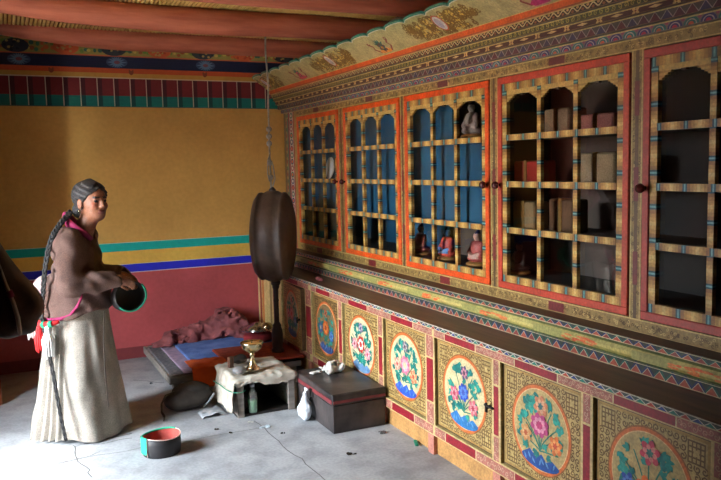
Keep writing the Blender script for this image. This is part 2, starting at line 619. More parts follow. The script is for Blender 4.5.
# back wall with its painted bands
mb = MB()
OCH = S(196, 148, 74)
mb.box(WALL_X, WX, WY, WY + 0.4, -0.1, 3.0, S(196, 151, 80))
cv = Canvas(mb, (0, WY, 0), (1, 0, 0), (0, 0, 1), (0, -1, 0), 0.0006)
x0, x1 = WALL_X, WX
cv.rect(x0, x1, 0, 0.745, S(164, 74, 76))
cv.rect(x0, x1, 0, 0.10, S(120, 52, 54), 2)
cv.rect(x0, x1, 0.742, 0.749, S(190, 180, 190), 2)
cv.rect(x0, x1, 0.749, 0.815, S(38, 40, 176), 2)
cv.rect(x0, x1, 0.815, 0.819, S(220, 210, 190), 3)
cv.rect(x0, x1, 0.819, 0.93, S(214, 172, 78), 2)
cv.rect(x0, x1, 0.93, 1.0, S(16, 156, 144), 2)
cv.rect(x0, x1, 0.999, 1.004, S(180, 200, 180), 3)
# pleated valance painted as squares
cv.rect(x0, x1, 2.14, 2.226, S(16, 98, 90), 2)
cv.rect(x0, x1, 2.226, 2.372, S(104, 30, 34), 2)
k = x0
while k < x1:
    cv.rect(k, k + 0.038, 2.14, 2.226, S(10, 58, 58), 3)
    cv.rect(k, k + 0.038, 2.226, 2.372, S(66, 22, 28), 3)
    cv.rect(k - 0.004, k + 0.003, 2.14, 2.372, S(180, 160, 140), 4)
    k += 0.131
cv.rect(x0, x1, 2.134, 2.141, S(60, 90, 80), 4)
cv.rect(x0, x1, 2.368, 2.377, S(190, 170, 140), 4)
cv.rect(x0, x1, 2.377, 2.412, S(180, 134, 60), 2)
cv.rect(x0, x1, 2.412, 2.452, S(178, 76, 40), 2)
cv.rect(x0, x1, 2.452, 2.55, S(28, 30, 54), 2)
k = -0.55
while k < x1 - 0.2:
    cv.ell(k, 2.50, 0.085, 0.044, S(52, 66, 92), 4, 24)
    for q in range(16):
        cv.leaf(k, 2.50, 0.08 - .034 * abs(math.sin(q * PI / 8)), 0.009, q * PI / 8, S(92, 116, 140), 5)
    cv.ell(k, 2.50, 0.024, 0.014, S(120, 70, 80), 6)
    k += 0.74
for q in range(9):
    xx = -0.4 + q * 0.62 + 0.2
    cv.leaf(xx, 2.40, 0.05, 0.016, 1.2, S(120, 60, 40), 4)
    cv.leaf(xx, 2.40, 0.05, 0.016, 1.9, S(120, 60, 40), 4)
cv.rect(x0, x1, 2.546, 2.556, S(196, 96, 64), 3)
cv.rect(x0, x1, 2.556, 2.75, S(150, 136, 70), 2)
random.seed(3)
pal = [S(70, 122, 84), S(196, 100, 56), S(196, 168, 84), S(60, 96, 80), S(110, 130, 60), S(150, 84, 50)]
k = x0 + 0.05
while k < x1:
    for b in (2.59, 2.635, 2.68, 2.72):
        cv.ell(k + random.uniform(-.01, .01), b + random.uniform(-.012, .012), random.uniform(.012, .022), random.uniform(.010, .018), random.choice(pal), 3, 8)
    k += 0.036
k = -0.2
i = 0
while k < x1:
    c = [(S(196, 92, 52), S(170, 70, 40)), (S(48, 52, 56), S(30, 34, 44))][i % 2]
    cv.ell(k, 2.605, 0.10, 0.055, c[0], 4, 14)
    for q in range(14):
        a = random.uniform(0, 2 * PI); r = random.uniform(0.02, 0.085)
        cv.ell(k + r * math.cos(a), 2.605 + r * .55 * math.sin(a), .012, .010, random.choice((c[1], S(170, 140, 80))), 5, 7)
    k += 0.37
    i += 1
struct(mb.build('wall_back', P_WALL))

# other walls
mb = MB(); mb.box(WX, WX + 0.3, Y_FRONT, WY, -0.1, 3.0); struct(mb.build('wall_right', M_PLAIN))
mb = MB(); mb.box(WALL_X, WX, Y_FRONT - 0.3, Y_FRONT, -0.1, 3.0); struct(mb.build('wall_front', M_PLAIN))
mb = MB()
TX = WALL_X - 0.4
mb.box(TX, WALL_X, Y_FRONT - 0.3, DOOR_Y0, -0.1, 3.0)
mb.box(TX, WALL_X, DOOR_Y1, WY + 0.4, -0.1, 3.0)
mb.box(TX, WALL_X, DOOR_Y0, DOOR_Y1, DOOR_Z, 3.0)
struct(mb.build('wall_left', M_PLAIN))
mb = MB()
mb.box(TX + .1, WALL_X + .03, DOOR_Y0, DOOR_Y0 + 0.07, 0.02, DOOR_Z); mb.box(TX + .1, WALL_X + .03, DOOR_Y1 - 0.07, DOOR_Y1, 0.02, DOOR_Z)
mb.box(TX + .1, WALL_X + .03, DOOR_Y0 + .07, DOOR_Y1 - .07, DOOR_Z - 0.07, DOOR_Z)
mb.box(TX, WALL_X, DOOR_Y0, DOOR_Y1, -0.1, 0.02)
struct(mb.build('trim_1', M_WOOD))
mb = MB(); mb.box(0, .85, -.025, .025, .03, DOOR_Z - .08, bev=.004)  # door leaf out of view, added to dim the near end of the cabinet
for k in range(4):
    mb.box(.05, .80, -.032, .032, .2 + k * .5, .28 + k * .5, bev=.003)
o = struct(mb.build('door_added_for_shade', M_WOOD)); o.location = (WALL_X + .05, DOOR_Y0 + .05, 0); o.rotation_euler = (0, 0, math.radians(-11))
mb = MB(); mb.box(-.42, -.10, 5.70, 5.94, 0, 2.56, bev=.02); mb.box(-.46, -.09, 5.68, 5.98, 0, .12, bev=.01); mb.box(-.46, -.09, 5.66, 6.0, 2.42, 2.56, bev=.01)  # unseen pillar, added to shade the left part of the back wall
struct(mb.build('pillar_added_for_shade', M_LOG))
# ceiling: earth deck above willow sticks, carried on red logs
mb = MB(); mb.box(TX, WX + 0.3, Y_FRONT - 0.3, WY + 0.4, 2.768, 3.05); struct(mb.build('ceiling', M_CEIL))
mb = MB()
x = WALL_X + 0.02
while x < WX:
    r = random.uniform(0.0105, 0.0135)
    mb.tube([(x, Y_FRONT + .02, 2.752), (x + random.uniform(-.004, .004), 4.0, 2.752), (x, 4.75, 2.750), (x, 5.25, 2.724), (x, 5.75, 2.696), (x, WY - 0.02, 2.694)], r, 7)
    x += 0.0285
st = mb.build('ceiling_sticks', M_STICK)
tag(st, 'close row of peeled yellow willow sticks laid over the red ceiling logs', 'ceiling sticks', kind='stuff')
LOGS = [(6.235, 0.086, 2.548, 0.085), (5.29, 0.088, 2.546, 0.07), (4.34, 0.088, 2.55, 0.03), (3.35, 0.085, 2.55, 0.02), (2.3, 0.09, 2.55, 0.03), (1.2, 0.085, 2.55, 0.02), (0.1, 0.085, 2.55, 0.02)]
LOGLAB = ['peeled red ochre log under the ceiling, lowest in view and next to the painted back wall border',
          'peeled red ochre ceiling log, second from the painted back wall, dotted stick ends along its lower edge',
          'dark red ceiling log, third from the painted back wall, cut by the top of the picture']
for i, (y, r, zb, bend) in enumerate(LOGS):
    mb = MB()
    pts, rad = [], []
    for k in range(41):
        x = WALL_X + (WX - WALL_X) * k / 40
        t = max(0, (1.1 - x) / 1.1)
        z = zb + r + bend * t * t + 0.008 * n1(x, i * 3.1, 1.3)
        pts.append((x, y + 0.02 * n1(x, i + .5, 1.1), z))
        rad.append(r * (1 + 0.05 * n1(x, i * 1.7, 2.2)))
    mb.tube(pts, rad, 18)
    o = struct(mb.build('ceiling_beam', M_LOG))
    if i < 3:
        tag(o, LOGLAB[i], 'ceiling log', 'red logs under the ceiling')
# what lies outside the doorway
mb = MB(); mb.box(-20, TX, -16, 28, -0.2, -0.1); struct(mb.build('ground', M_COURT))
mb = MB(); mb.box(-16.4, -16.0, -14, 26, -0.1, 2.4, mi=0); mb.box(-16.45, -15.95, -14, 26, 2.4, 3.0, mi=1)
struct(mb.build('wall_courtyard', [M_REDB, M_WHITEB]))

# ================================================================== LOWER CABINET
FX = 2.082
Y_END = 1.02
GOLD = S(204, 176, 112); GOLDD = S(122, 92, 44); GOLDK = S(96, 70, 34)
RED = S(146, 30, 42); PINK = S(172, 104, 90); CREAM = S(226, 208, 158)
lower = thing('low_painted_cabinet', 'long low painted cabinet with round flower medallions on gold panels, along the floor', 'cabinet', (FX, 3.8, 0))
LI = Matrix.Translation((-FX, -3.8, 0))


def to_local(o, parent):
    """give a part built in world coordinates the origin of its thing"""
    o.parent = parent
    o.matrix_parent_inverse = Matrix.Translation(-Vector(parent.location)) if parent.rotation_euler[2] == 0 else parent.matrix_basis.inverted()
    return o


PANELS = [(5.925, 5.38), (5.25, 4.755), (4.679, 4.139), (4.062, 3.55), (3.452, 2.92), (2.852, 2.305), (2.236, 1.684), (1.615, 1.09)]
PZ0, PZ1 = 0.173, 0.666
mb = MB()
FR = FX - 0.012          # face of posts and rails
edges = [WY - 0.01] + [v for p in PANELS for v in p] + [Y_END]
mb.box(FR, FX + 0.03, Y_END, WY - 0.01, PZ1, 0.715, S(214, 190, 130))
mb.box(FR, FX + 0.03, Y_END, WY - 0.01, 0.112, PZ0, S(214, 190, 130))
mb.box(FX + 0.012, FX + 0.03, Y_END, WY - 0.01, 0.0, 0.112, S(190, 142, 84))
posts = [(edges[i + 1], edges[i]) for i in range(0, len(edges), 2)]
for a, b in posts:
    mb.box(FR, FX + 0.03, a, b, PZ0, PZ1, S(214, 190, 130))
    mb.box(FR, FX + 0.03, (a + b) / 2 - min(.03, (b - a) / 2), (a + b) / 2 + min(.03, (b - a) / 2), 0, 0.112, S(196, 128, 110))
mb.box(FX + 0.07, 2.36, Y_END, WY - 0.01, 0.0, 0.715, S(30, 22, 18))
mb.box(FX + 0.03, 2.36, Y_END, Y_END + 0.03, 0.0, 0.715, S(90, 60, 40))
cv = Canvas(mb, (FR, 0, 0), (0, -1, 0), (0, 0, 1), (-1, 0, 0), 0.0006)
random.seed(11)


def scroll_strip(a0, a1, b0, b1, base, ink, L=1, step=None):
    """strip of small curls; a = -y"""
    cv.rect(a0, a1, b0, b1, base, L)
    h = min(b1 - b0, a1 - a0)
    horiz = (a1 - a0) >= (b1 - b0)
    step = step or h * 0.55
    n = max(1, int(((a1 - a0) if horiz else (b1 - b0)) / step))
    for k in range(n):
        t = (k + .5) / n
        a, b = (a0 + (a1 - a0) * t, (b0 + b1) / 2 + h * .12 * (-1) ** k) if horiz else ((a0 + a1) / 2 + h * .12 * (-1) ** k, b0 + (b1 - b0) * t)
        cv.spiral(a, b, h * 0.32, h * 0.10, ink, L + 1, 1.2, random.uniform(0, 6), (-1) ** k, 9)


for (ya, yb) in PANELS:      # rails above and below each panel
    w = ya - yb
    for (b0, b1) in ((0.672, 0.709), (0.118, 0.166)):
        m0, m1 = -ya + w * .20, -ya + w * .74
        cv.rect(m0, m1, b0, b1, RED, 1)
        cv.line([(m0, b0), (m0, b1)], .006, CREAM, 2); cv.line([(m1, b0), (m1, b1)], .006, CREAM, 2)
        scroll_strip(m1 + .004, m1 + w * .26 + 0.075, b0, b1, PINK, S(206, 162, 134))
        scroll_strip(-ya, m0 - .004, b0, b1, PINK, S(206, 162, 134))
for a, b in posts[1:-1]:
    m = -(a + b) / 2
    hw = (b - a) / 2 - 0.014
    cv.rect(m - hw, m + hw, 0.30, 0.54, RED, 1)
    scroll_strip(m - hw, m + hw, 0.55, 0.668, PINK, S(206, 162, 134))
    scroll_strip(m - hw, m + hw, 0.172, 0.29, PINK, S(206, 162, 134))
a, b = posts[0]
for q, c in ((0.05, S(150, 60, 40)), (0.12, S(206, 120, 50)), (0.22, GOLD), (0.33, S(150, 120, 66)), (0.42, RED), (.5, GOLD)):
    cv.rect(-b + q, -b + q + 0.05, PZ0, PZ1, c, 1)
to_local(mb.build('frame', P_WOOD), lower)

MED = [  # flower colours (outer, middle, heart) for centre, left, right, top; base colour
    dict(c=((222, 120, 140), (236, 170, 170), (220, 80, 90)), l=((210, 110, 150), (232, 170, 180), (170, 60, 90)), r=((60, 110, 190), (120, 160, 210), (220, 200, 200)), t=((220, 200, 190), (200, 120, 120), (150, 60, 60)), base=(40, 100, 170), bg=(196, 186, 150)),
    dict(c=((190, 90, 40), (214, 130, 60), (150, 60, 40)), l=((60, 90, 140), (90, 120, 160), (190, 170, 120)), r=((60, 110, 180), (110, 150, 200), (60, 80, 150)), t=((150, 80, 60), (180, 120, 80), (110, 50, 40)), base=(60, 80, 140), bg=(140, 116, 76)),  # colours darkened for the shadow falling on this panel
    dict(c=((206, 52, 44), (244, 236, 226), (206, 60, 50)), l=((226, 140, 150), (240, 190, 190), (200, 80, 100)), r=((226, 140, 160), (240, 190, 190), (200, 80, 100)), t=((120, 110, 140), (190, 180, 190), (90, 80, 120)), base=(110, 150, 190), bg=(222, 208, 166)),
    dict(c=((222, 120, 150), (236, 176, 186), (230, 200, 150)), l=((226, 150, 130), (240, 200, 170), (200, 90, 80)), r=((222, 130, 90), (236, 180, 130), (190, 80, 60)), t=((110, 110, 120), (190, 176, 170), (90, 60, 80)), base=(50, 90, 190), bg=(218, 202, 156)),
    dict(c=((44, 74, 170), (90, 130, 200), (60, 80, 160)), l=((216, 96, 120), (232, 160, 160), (170, 50, 80)), r=((222, 110, 120), (234, 160, 160), (180, 60, 80)), t=((90, 80, 110), (206, 140, 150), (90, 60, 80)), base=(44, 120, 180), bg=(218, 200, 150)),
    dict(c=((186, 66, 120), (224, 150, 170), (190, 60, 110)), l=((216, 150, 90), (230, 180, 120), (190, 90, 50)), r=((226, 120, 60), (238, 160, 90), (200, 80, 50)), t=((206, 130, 90), (224, 170, 130), (60, 110, 110)), base=(34, 78, 150), bg=(194, 168, 110)),
    dict(c=((226, 112, 40), (240, 170, 70), (214, 80, 40)), l=((40, 70, 160), (90, 130, 200), (50, 60, 130)), r=((70, 120, 180), (120, 160, 200), (60, 80, 140)), t=((196, 60, 80), (224, 140, 130), (60, 110, 100)), base=(34, 78, 150), bg=(194, 168, 110)),
    dict(c=((200, 70, 90), (232, 150, 150), (170, 50, 70)), l=((226, 140, 80), (238, 180, 120), (190, 80, 50)), r=((60, 90, 170), (110, 150, 200), (60, 70, 140)), t=((196, 110, 120), (224, 160, 150), (60, 110, 100)), base=(34, 78, 150), bg=(194, 168, 110)),
]
C3 = lambda t: tuple(S(*q) for q in t)
TEAL = [S(36, 140, 126), S(48, 160, 140), S(26, 116, 110)]


def paint_panel(cv, w, h, md, seed):
    rs = random.Random(seed)
    base, ink = S(194, 167, 106), S(108, 79, 36)
    if seed == 1:  # panel in the woman's shadow: shade put into its field and curl colours
        base, ink = S(150, 122, 72), S(88, 62, 34)
    cv.rect(0, w, 0, h, base, 1)
    fr = 0.012
    for (a0, a1, b0, b1) in ((0, w, 0, fr), (0, w, h - fr, h), (0, fr, 0, h), (w - fr, w, 0, h)):
        cv.rect(a0, a1, b0, b1, S(176, 140, 76), 2)
    ca, cb, R = w / 2, h / 2, min(w, h) * 0.405
    # curls over the field, with woven knots at the corners
    st = 0.029
    na, nb = int((w - .04) / st), int((h - .04) / st)
    for i in range(na + 1):
        for j in range(nb + 1):
            a, b = .022 + (w - .044) * i / na, .022 + (h - .044) * j / nb
            if math.hypot(a - ca, b - cb) < R + .012:
                continue
            if min(a, w - a) < 0.085 and min(b, h - b) < 0.095:
                continue
            cv.spiral(a, b, .0155, .0062, ink, 2, 1.25, rs.uniform(0, 6.3), (-1) ** (i + j), 9)
    for sa in (0, 1):
        for sb in (0, 1):
            o_a, o_b = (.02 if not sa else w - .095), (.02 if not sb else h - .1)
            for k in range(5):
                cv.rect(o_a, o_a + .075, o_b + k * .019, o_b + k * .019 + .0065, ink, 2)
                cv.rect(o_a + k * .0172, o_a + k * .0172 + .0062, o_b, o_b + .082, ink, 2)
            cv.ell(o_a + .0375, o_b + .04, .012, .012, base, 3, 8)
    # medallion
    cv.ell(ca, cb, R + .014, R + .014, S(150, 96, 46), 3, 44)
    cv.ell(ca, cb, R + .008, R + .008, S(216, 112, 54), 4, 44)
    cv.ell(ca, cb, R - .006, R - .006, S(236, 196, 140), 5, 44)
    cv.ell(ca, cb, R - .010, R - .010, S(*md['bg']), 6, 44)
    # blue rock at the foot
    bc = S(*md['base'])
    pts = []
    for k in range(13):
        t = -PI + PI * k / 12
        pts.append((ca + (R - .012) * .72 * math.cos(t), cb - R * .72 + R * .22 * math.sin(t)))
    pts += [(ca + R * .42, cb - R * .60), (ca + R * .22, cb - R * .70), (ca + R * .06, cb - R * .56), (ca - R * .15, cb - R * .68), (ca - R * .36, cb - R * .54)]
    cv.poly(pts, bc, 7)
    for q in range(7):
        cv.leaf(ca - R * .5 + q * R * .16, cb - R * .8 + rs.uniform(-.01, .01), R * .18, R * .035, rs.uniform(.6, 2.4), S(100, 150, 200), 8)
    # stems and leaves
    for q in range(9):
        a = -PI * .5 + (q - 4) * .42
        e = (ca + R * .78 * math.cos(a + PI), cb + R * .78 * abs(math.sin(a)) * 1.0 * (1 if q % 2 else .55))
    ST = S(48, 120, 100)
    tips = [(-.52, .05), (.55, -.12), (0, .62), (-.38, .52), (.40, .5), (-.66, -.28), (.64, -.42), (.66, .22), (-.70, .30)]
    for (x, y) in tips:
        pts = []
        for k in range(8):
            t = k / 7
            pts.append((ca + R * x * (t ** 1.5), cb + R * (-.5 + (y + .5) * t)))
        cv.line(pts, R * .035, ST, 8)
    for q in range(52):
        a = rs.uniform(0, 2 * PI); r = R * math.sqrt(rs.uniform(.10, .72))
        x, y = ca + r * math.cos(a), cb + r * math.sin(a)
        if y < cb - R * .55:
            continue
        ro = a + rs.uniform(-1, 1)
        if math.hypot(x + R * .22 * math.cos(ro) - ca, y + R * .22 * math.sin(ro) - cb) > R * .9:
            ro += PI
        c = rs.choice(TEAL)
        for d in (-.75, 0, .75):
            cv.leaf(x, y, R * (.20 if d == 0 else .14), R * .06, ro + d, c, 9 + (q % 13) * .3)
    fl = [('c', 0, .04, .30), ('l', -.50, -.02, .22), ('r', .52, -.20, .23), ('t', .02, .62, .19)]
    if seed in (5, 6):
        fl = [('c', 0, .12 if seed == 5 else -.22, .33), ('l', -.5, -.2, .22), ('r', .55, -.2, .24), ('t', .04, .58, .26)]
    if seed == 4:
        fl = [('c', 0, .05, .25), ('l', -.44, -.08, .22), ('r', .46, -.26, .23), ('t', .05, .60, .2)]
    for key, x, y, r in fl:
        cv.flower(ca + R * x, cb + R * y, R * r, C3(md[key]), 14, 8 if key == 'c' else 6, .8 if seed == 5 and key == 'c' else 1)


for i, (ya, yb) in enumerate(PANELS):
    w, h = ya - yb, PZ1 - PZ0
    mb = MB()
    # leaf in its own frame: a from the hinge (far end), depth in +x
    d0 = 0.0
    mb.box(d0, d0 + (0.034 if i == 0 else 0.022), -w + .006, -.006, 0.004, h - .004, S(112, 86, 60) if i == 0 else S(74, 52, 32))
    cv = Canvas(mb, (d0, -.012, .010), (0, -1, 0), (0, 0, 1), (-1, 0, 0), 0.0004)
    paint_panel(cv, w - .024, h - .020, MED[i], i)
    o = mb.build('cabinet_door', P_WOOD)
    o.parent = lower
    hinge = Vector((FX + .004, ya, PZ0))
    o.matrix_basis = Matrix.Translation(hinge - Vector(lower.location)) @ (Matrix.Rotation(math.radians(-5), 4, 'Z') if i == 0 else Matrix())
    if i == 0:
        o['label'] = 'door leaf standing ajar beside the drum post'
    if i in (0, 4):
        hb = MB()
        hb.tube([(-.004, -w + .035, h * .5), (-.028, -w + .035, h * .5)], .009, 10)
        hb.tube([(-.026, -w + .035, h * .5 + .022), (-.026, -w + .035, h * .5 - .022)], .007, 8)
        hb.tube([(-.024, -w + .05, h * .5 + .01), (-.024, -w - .02, h * .5 + .008)], .006, 8)
        q = hb.build('latch', M_SOOT)
        q.parent = o

# counter board
mb = MB()
mb.box(2.045, 2.30, Y_END - .02, WY - 0.012, 0.716, 0.745, mi=1, bev=0.004)
cv = Canvas(mb, (2.045, 0, 0), (0, -1, 0), (0, 0, 1), (-1, 0, 0), 0.0006)
cv.rect(-WY + .02, -Y_END, .718, .743, S(60, 76, 70), 1)
cv.rect(-WY + .02, -Y_END, .718, .7225, S(216, 196, 150), 2)
cv.rect(-WY + .02, -Y_END, .7385, .743, S(214, 208, 186), 2)
k = -WY + .03
i = 0
while k < -Y_END:
    cv.poly([(k, .723), (k + .05, .723), (k + .025, .7385)], [S(36, 66, 130), S(30, 130, 110), S(190, 70, 50)][i % 3], 2)
    cv.line([(k, .723), (k + .025, .7385), (k + .05, .723)], .003, S(230, 220, 200), 3)
    k += .05
    i += 1
ledge = tag(mb.build('counter_board', [P_WOOD, M_COUNTER]), 'long dusty brown wooden counter board with zigzag painted edge on top of the low cabinet', 'counter')

# ================================================================== GLAZED UPPER CABINET
UX = 2.37
BX = 2.74
upper = thing('glazed_display_cabinet', 'large painted wall cabinet with five orange framed lattice glass doors above the low cabinet', 'cabinet', (UX, 3.9, 0.745))
UY0, UY1 = 1.10, WY - .012


def U(mb, name, m, parent=upper):
    return to_local(mb.build(name, m), upper) if parent is upper else None


# stepped plinth with zigzag bands
mb = MB()
prof = [(2.262, .746), (2.262, .792), (2.272, .797), (2.258, .812), (2.256, .826), (2.264, .842), (2.276, .848), (2.276, .878), (UX + .02, .882)]
L0, L1 = -UY1, -UY0
pc = [S(70, 80, 70), S(110, 122, 80), S(190, 178, 104), S(206, 192, 116), S(186, 176, 104), S(120, 128, 78), S(66, 78, 70), S(74, 40, 30)]
for i in range(len(prof) - 1):
    (xa, za), (xb, zb) = prof[i], prof[i + 1]
    mb.face([(xa, UY0, za), (xb, UY0, zb), (xb, UY1, zb), (xa, UY1, za)][::-1], pc[i])
for yy in (UY0, UY1):
    mb.face([(x, yy, z) for x, z in prof] + [(UX + .02, yy, .746)], S(80, 60, 40))
for (xx, b0, b1) in ((2.262, .748, .790), (2.276, .850, .877)):
    cv = Canvas(mb, (xx, 0, 0), (0, -1, 0), (0, 0, 1), (-1, 0, 0), 0.0006)
    cv.rect(L0, L1, b0, b1, S(46, 58, 52), 1)
    k, i, hh = L0 + .01, 0, b1 - b0
    while k < L1 - .06:
        cv.poly([(k, b0), (k + .06, b0), (k + .03, b1)], [S(176, 84, 62), S(146, 62, 56)][i % 2], 2)
        cv.line([(k - .03, b1), (k, b0 + .004), (k + .03, b1), (k + .06, b0 + .004)], hh * .34, [S(30, 42, 92), S(24, 84, 74)][(i // 2) % 2], 3)
        cv.line([(k - .03, b1 - hh * .22), (k, b0), (k + .03, b1 - hh * .22), (k + .06, b0)], hh * .08, S(196, 186, 160), 4)
        k += .06
        i += 1
    cv.rect(L0, L1, b0, b0 + .003, S(220, 200, 150), 5)
    cv.rect(L0, L1, b1 - .003, b1, S(200, 190, 150), 5)
cv = Canvas(mb, (2.2555, 0, 0), (0, -1, 0), (0, 0, 1), (-1, 0, 0), 0.0006)
k, i = L0 + .3, 0
while k < L1 - .3:
    cv.rect(k - .30, k - .10, .801, .838, S(160, 158, 92), -1 if False else 1)
    for q in range(16):
        cv.ell(k + random.uniform(-.11, .11), .820 + random.uniform(-.012, .012), random.uniform(.014, .03), .005, [S(222, 108, 60), S(232, 140, 80)][q % 2], 2, 8)
    k += .62
    i += 1
to_local(mb.build('plinth', P_WOOD), upper)

# face frame: friezes, stiles and the patterned far pilaster
DZ0, DZ1 = 0.937, 2.043
DOORS = [(6.225, 5.335), (5.24, 4.345), (4.285, 3.345), (3.275, 2.35), (2.285, 1.36)]
mb = MB()
FRZ = S(148, 122, 70)
mb.box(UX, UX + .03, UY0, UY1, .878, DZ0, FRZ)
mb.box(UX, UX + .03, UY0, UY1, DZ1, 2.093, FRZ)
st = [UY1] + [v for d in DOORS for v in d] + [UY0]
stiles = [(st[i + 1], st[i]) for i in range(0, len(st), 2)]
for a, b in stiles:
    mb.box(UX, UX + .03, a, b, DZ0, DZ1, FRZ)
cv = Canvas(mb, (UX, 0, 0), (0, -1, 0), (0, 0, 1), (-1, 0, 0), 0.0006)
rs = random.Random(5)
def speckle(a0, a1, b0, b1, n):
    for q in range(n):
        cv.spiral(rs.uniform(a0 + .01, a1 - .01), rs.uniform(b0 + .01, b1 - .01), .009, .0042, rs.choice((S(86, 64, 34), S(104, 80, 40), S(196, 168, 104))), 1, 1.0, rs.uniform(0, 6), rs.choice((1, -1)), 6)
speckle(L0, L1, .885, .93, 620)
speckle(L0, L1, DZ1 + .004, 2.088, 620)
for b in (.880, .934, DZ1 + .003, 2.090):
    cv.rect(L0, L1, b - .003, b + .003, S(206, 178, 112), 2)
for (ya, yb) in DOORS:
    m = -(ya + yb) / 2
    cv.rect(m - .055, m + .055, .886, .929, S(112, 34, 36), 3)
    cv.rect(m - .055, m + .055, DZ1 + .008, 2.086, S(92, 30, 34), 3)
for a, b in stiles[1:-1]:
    m = -(a + b) / 2
    speckle(m - (b - a) / 2, m + (b - a) / 2, DZ0, DZ1, 110)
    cv.rect(m - .009, m + .009, DZ0, DZ1, S(92, 66, 40), 2)
    for bz in (1.15, 1.5, 1.85):
        cv.rect(m - .013, m + .013, bz - .07, bz + .07, S(110, 36, 34), 3)
    for s in (-1, 1):
        cv.rect(m + s * ((b - a) / 2 - .006) - .003, m + s * ((b - a) / 2 - .006) + .003, DZ0, DZ1, S(206, 178, 112), 2)
# pilaster by the back wall
a, b = stiles[0]
for (q0, q1, c) in ((0, .05, S(120, 96, 56)), (.05, .09, S(160, 136, 80)), (.09, .115, S(60, 110, 96)), (.115, .15, S(150, 44, 54)), (.15, .235, S(212, 200, 196)), (.235, .26, S(160, 50, 56)), (.26, .335, S(176, 146, 84))):
    cv.rect(-b + q0, -b + q1, .882, 2.09, c, 2)
k, i = .9, 0
while k < 2.08:
    cv.ell(-b + .1925, k, .036, .026, [S(150, 40, 80), S(40, 60, 120), S(30, 120, 110)][i % 3], 3, 12)
    cv.ell(-b + .1925, k, .020, .014, [S(230, 220, 214), S(220, 110, 70)][i % 2], 4, 10)
    cv.ell(-b + .07, k, .014, .020, [S(60, 110, 90), S(150, 60, 50)][i % 2], 3, 10)
    k += .058
    i += 1
to_local(mb.build('face_frame', P_WOOD), upper)

# carcass
mb = MB()
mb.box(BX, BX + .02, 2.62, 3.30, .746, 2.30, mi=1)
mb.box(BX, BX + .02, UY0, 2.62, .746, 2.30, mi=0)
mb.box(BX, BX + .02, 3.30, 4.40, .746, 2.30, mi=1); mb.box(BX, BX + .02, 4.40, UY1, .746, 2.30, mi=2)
RZ = [DZ0 + .076 + (DZ1 - DZ0 - .152) / 4 * k_ for k_ in range(5)]
mb.box(2.448, 2.458, 3.322, 3.84, RZ[1], RZ[3], mi=2)
mb.box(2.448, 2.458, 3.84, UY1 - .026, RZ[1], 2.084, mi=2)
mb.box(UX + .03, BX, UY0, UY0 + .025, .746, 2.30, mi=0)
mb.box(UX + .03, BX, UY1 - .025, UY1, .746, 2.30, mi=0)
mb.box(UX + .03, BX, 3.30, 3.32, .89, 2.09, mi=0)
mb.box(UX + .03, BX, UY0, UY1, .885, .900, mi=0)
mb.box(UX + .03, BX, UY0 + .03, UY1 - .03, .985, 1.0, mi=0)
mb.box(UX + .03, BX, UY0, UY1, 2.085, 2.10, mi=0)
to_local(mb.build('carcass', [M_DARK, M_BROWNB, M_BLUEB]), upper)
SHZ = [DZ0 + .036 + .036 + (1.106 - .144) / 4 * k for k in (1, 2, 3)]
for z in SHZ:
    mb = MB()
    mb.box(UX + .06, BX, UY0 + .03, 3.298, z - .012, z + .006)
    mb.box(UX + .05, 2.447, 3.322, UY1 - .03, z - .012, z + .006); mb.box(2.459, BX, 3.322, UY1 - .03, z - .012, z + .006)
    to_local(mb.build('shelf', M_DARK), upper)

BRO = [S(140, 98, 48), S(172, 128, 62), S(196, 154, 80), S(210, 178, 104), S(200, 160, 84), S(176, 132, 64), S(144, 102, 50)]
TL = [S(22, 66, 74), S(104, 160, 158), S(22, 72, 82)]


def brocade(mb, horiz, x0, x1, c0, c1, w0, w1, period, phase=0.0):
    """bar with painted brocade: run from c0 to c1 along y (horiz) or z"""
    n = max(1, round(abs(c1 - c0) / period))
    per = (c1 - c0) / n
    segs = []
    for k in range(n):
        s = c0 + per * k
        t = .17
        for q in range(3):
            segs.append((s + per * t * q / 3, s + per * t * (q + 1) / 3, TL[q]))
        for q in range(7):
            segs.append((s + per * (t + (1 - t) * q / 7), s + per * (t + (1 - t) * (q + 1) / 7), BRO[q]))
    for a, b, c in segs:
        lo, hi = min(a, b), max(a, b)
        if horiz:
            mb.box(x0, x1, lo, hi, w0, w1, c)
        else:
            mb.box(x0, x1, w0, w1, lo, hi, c)


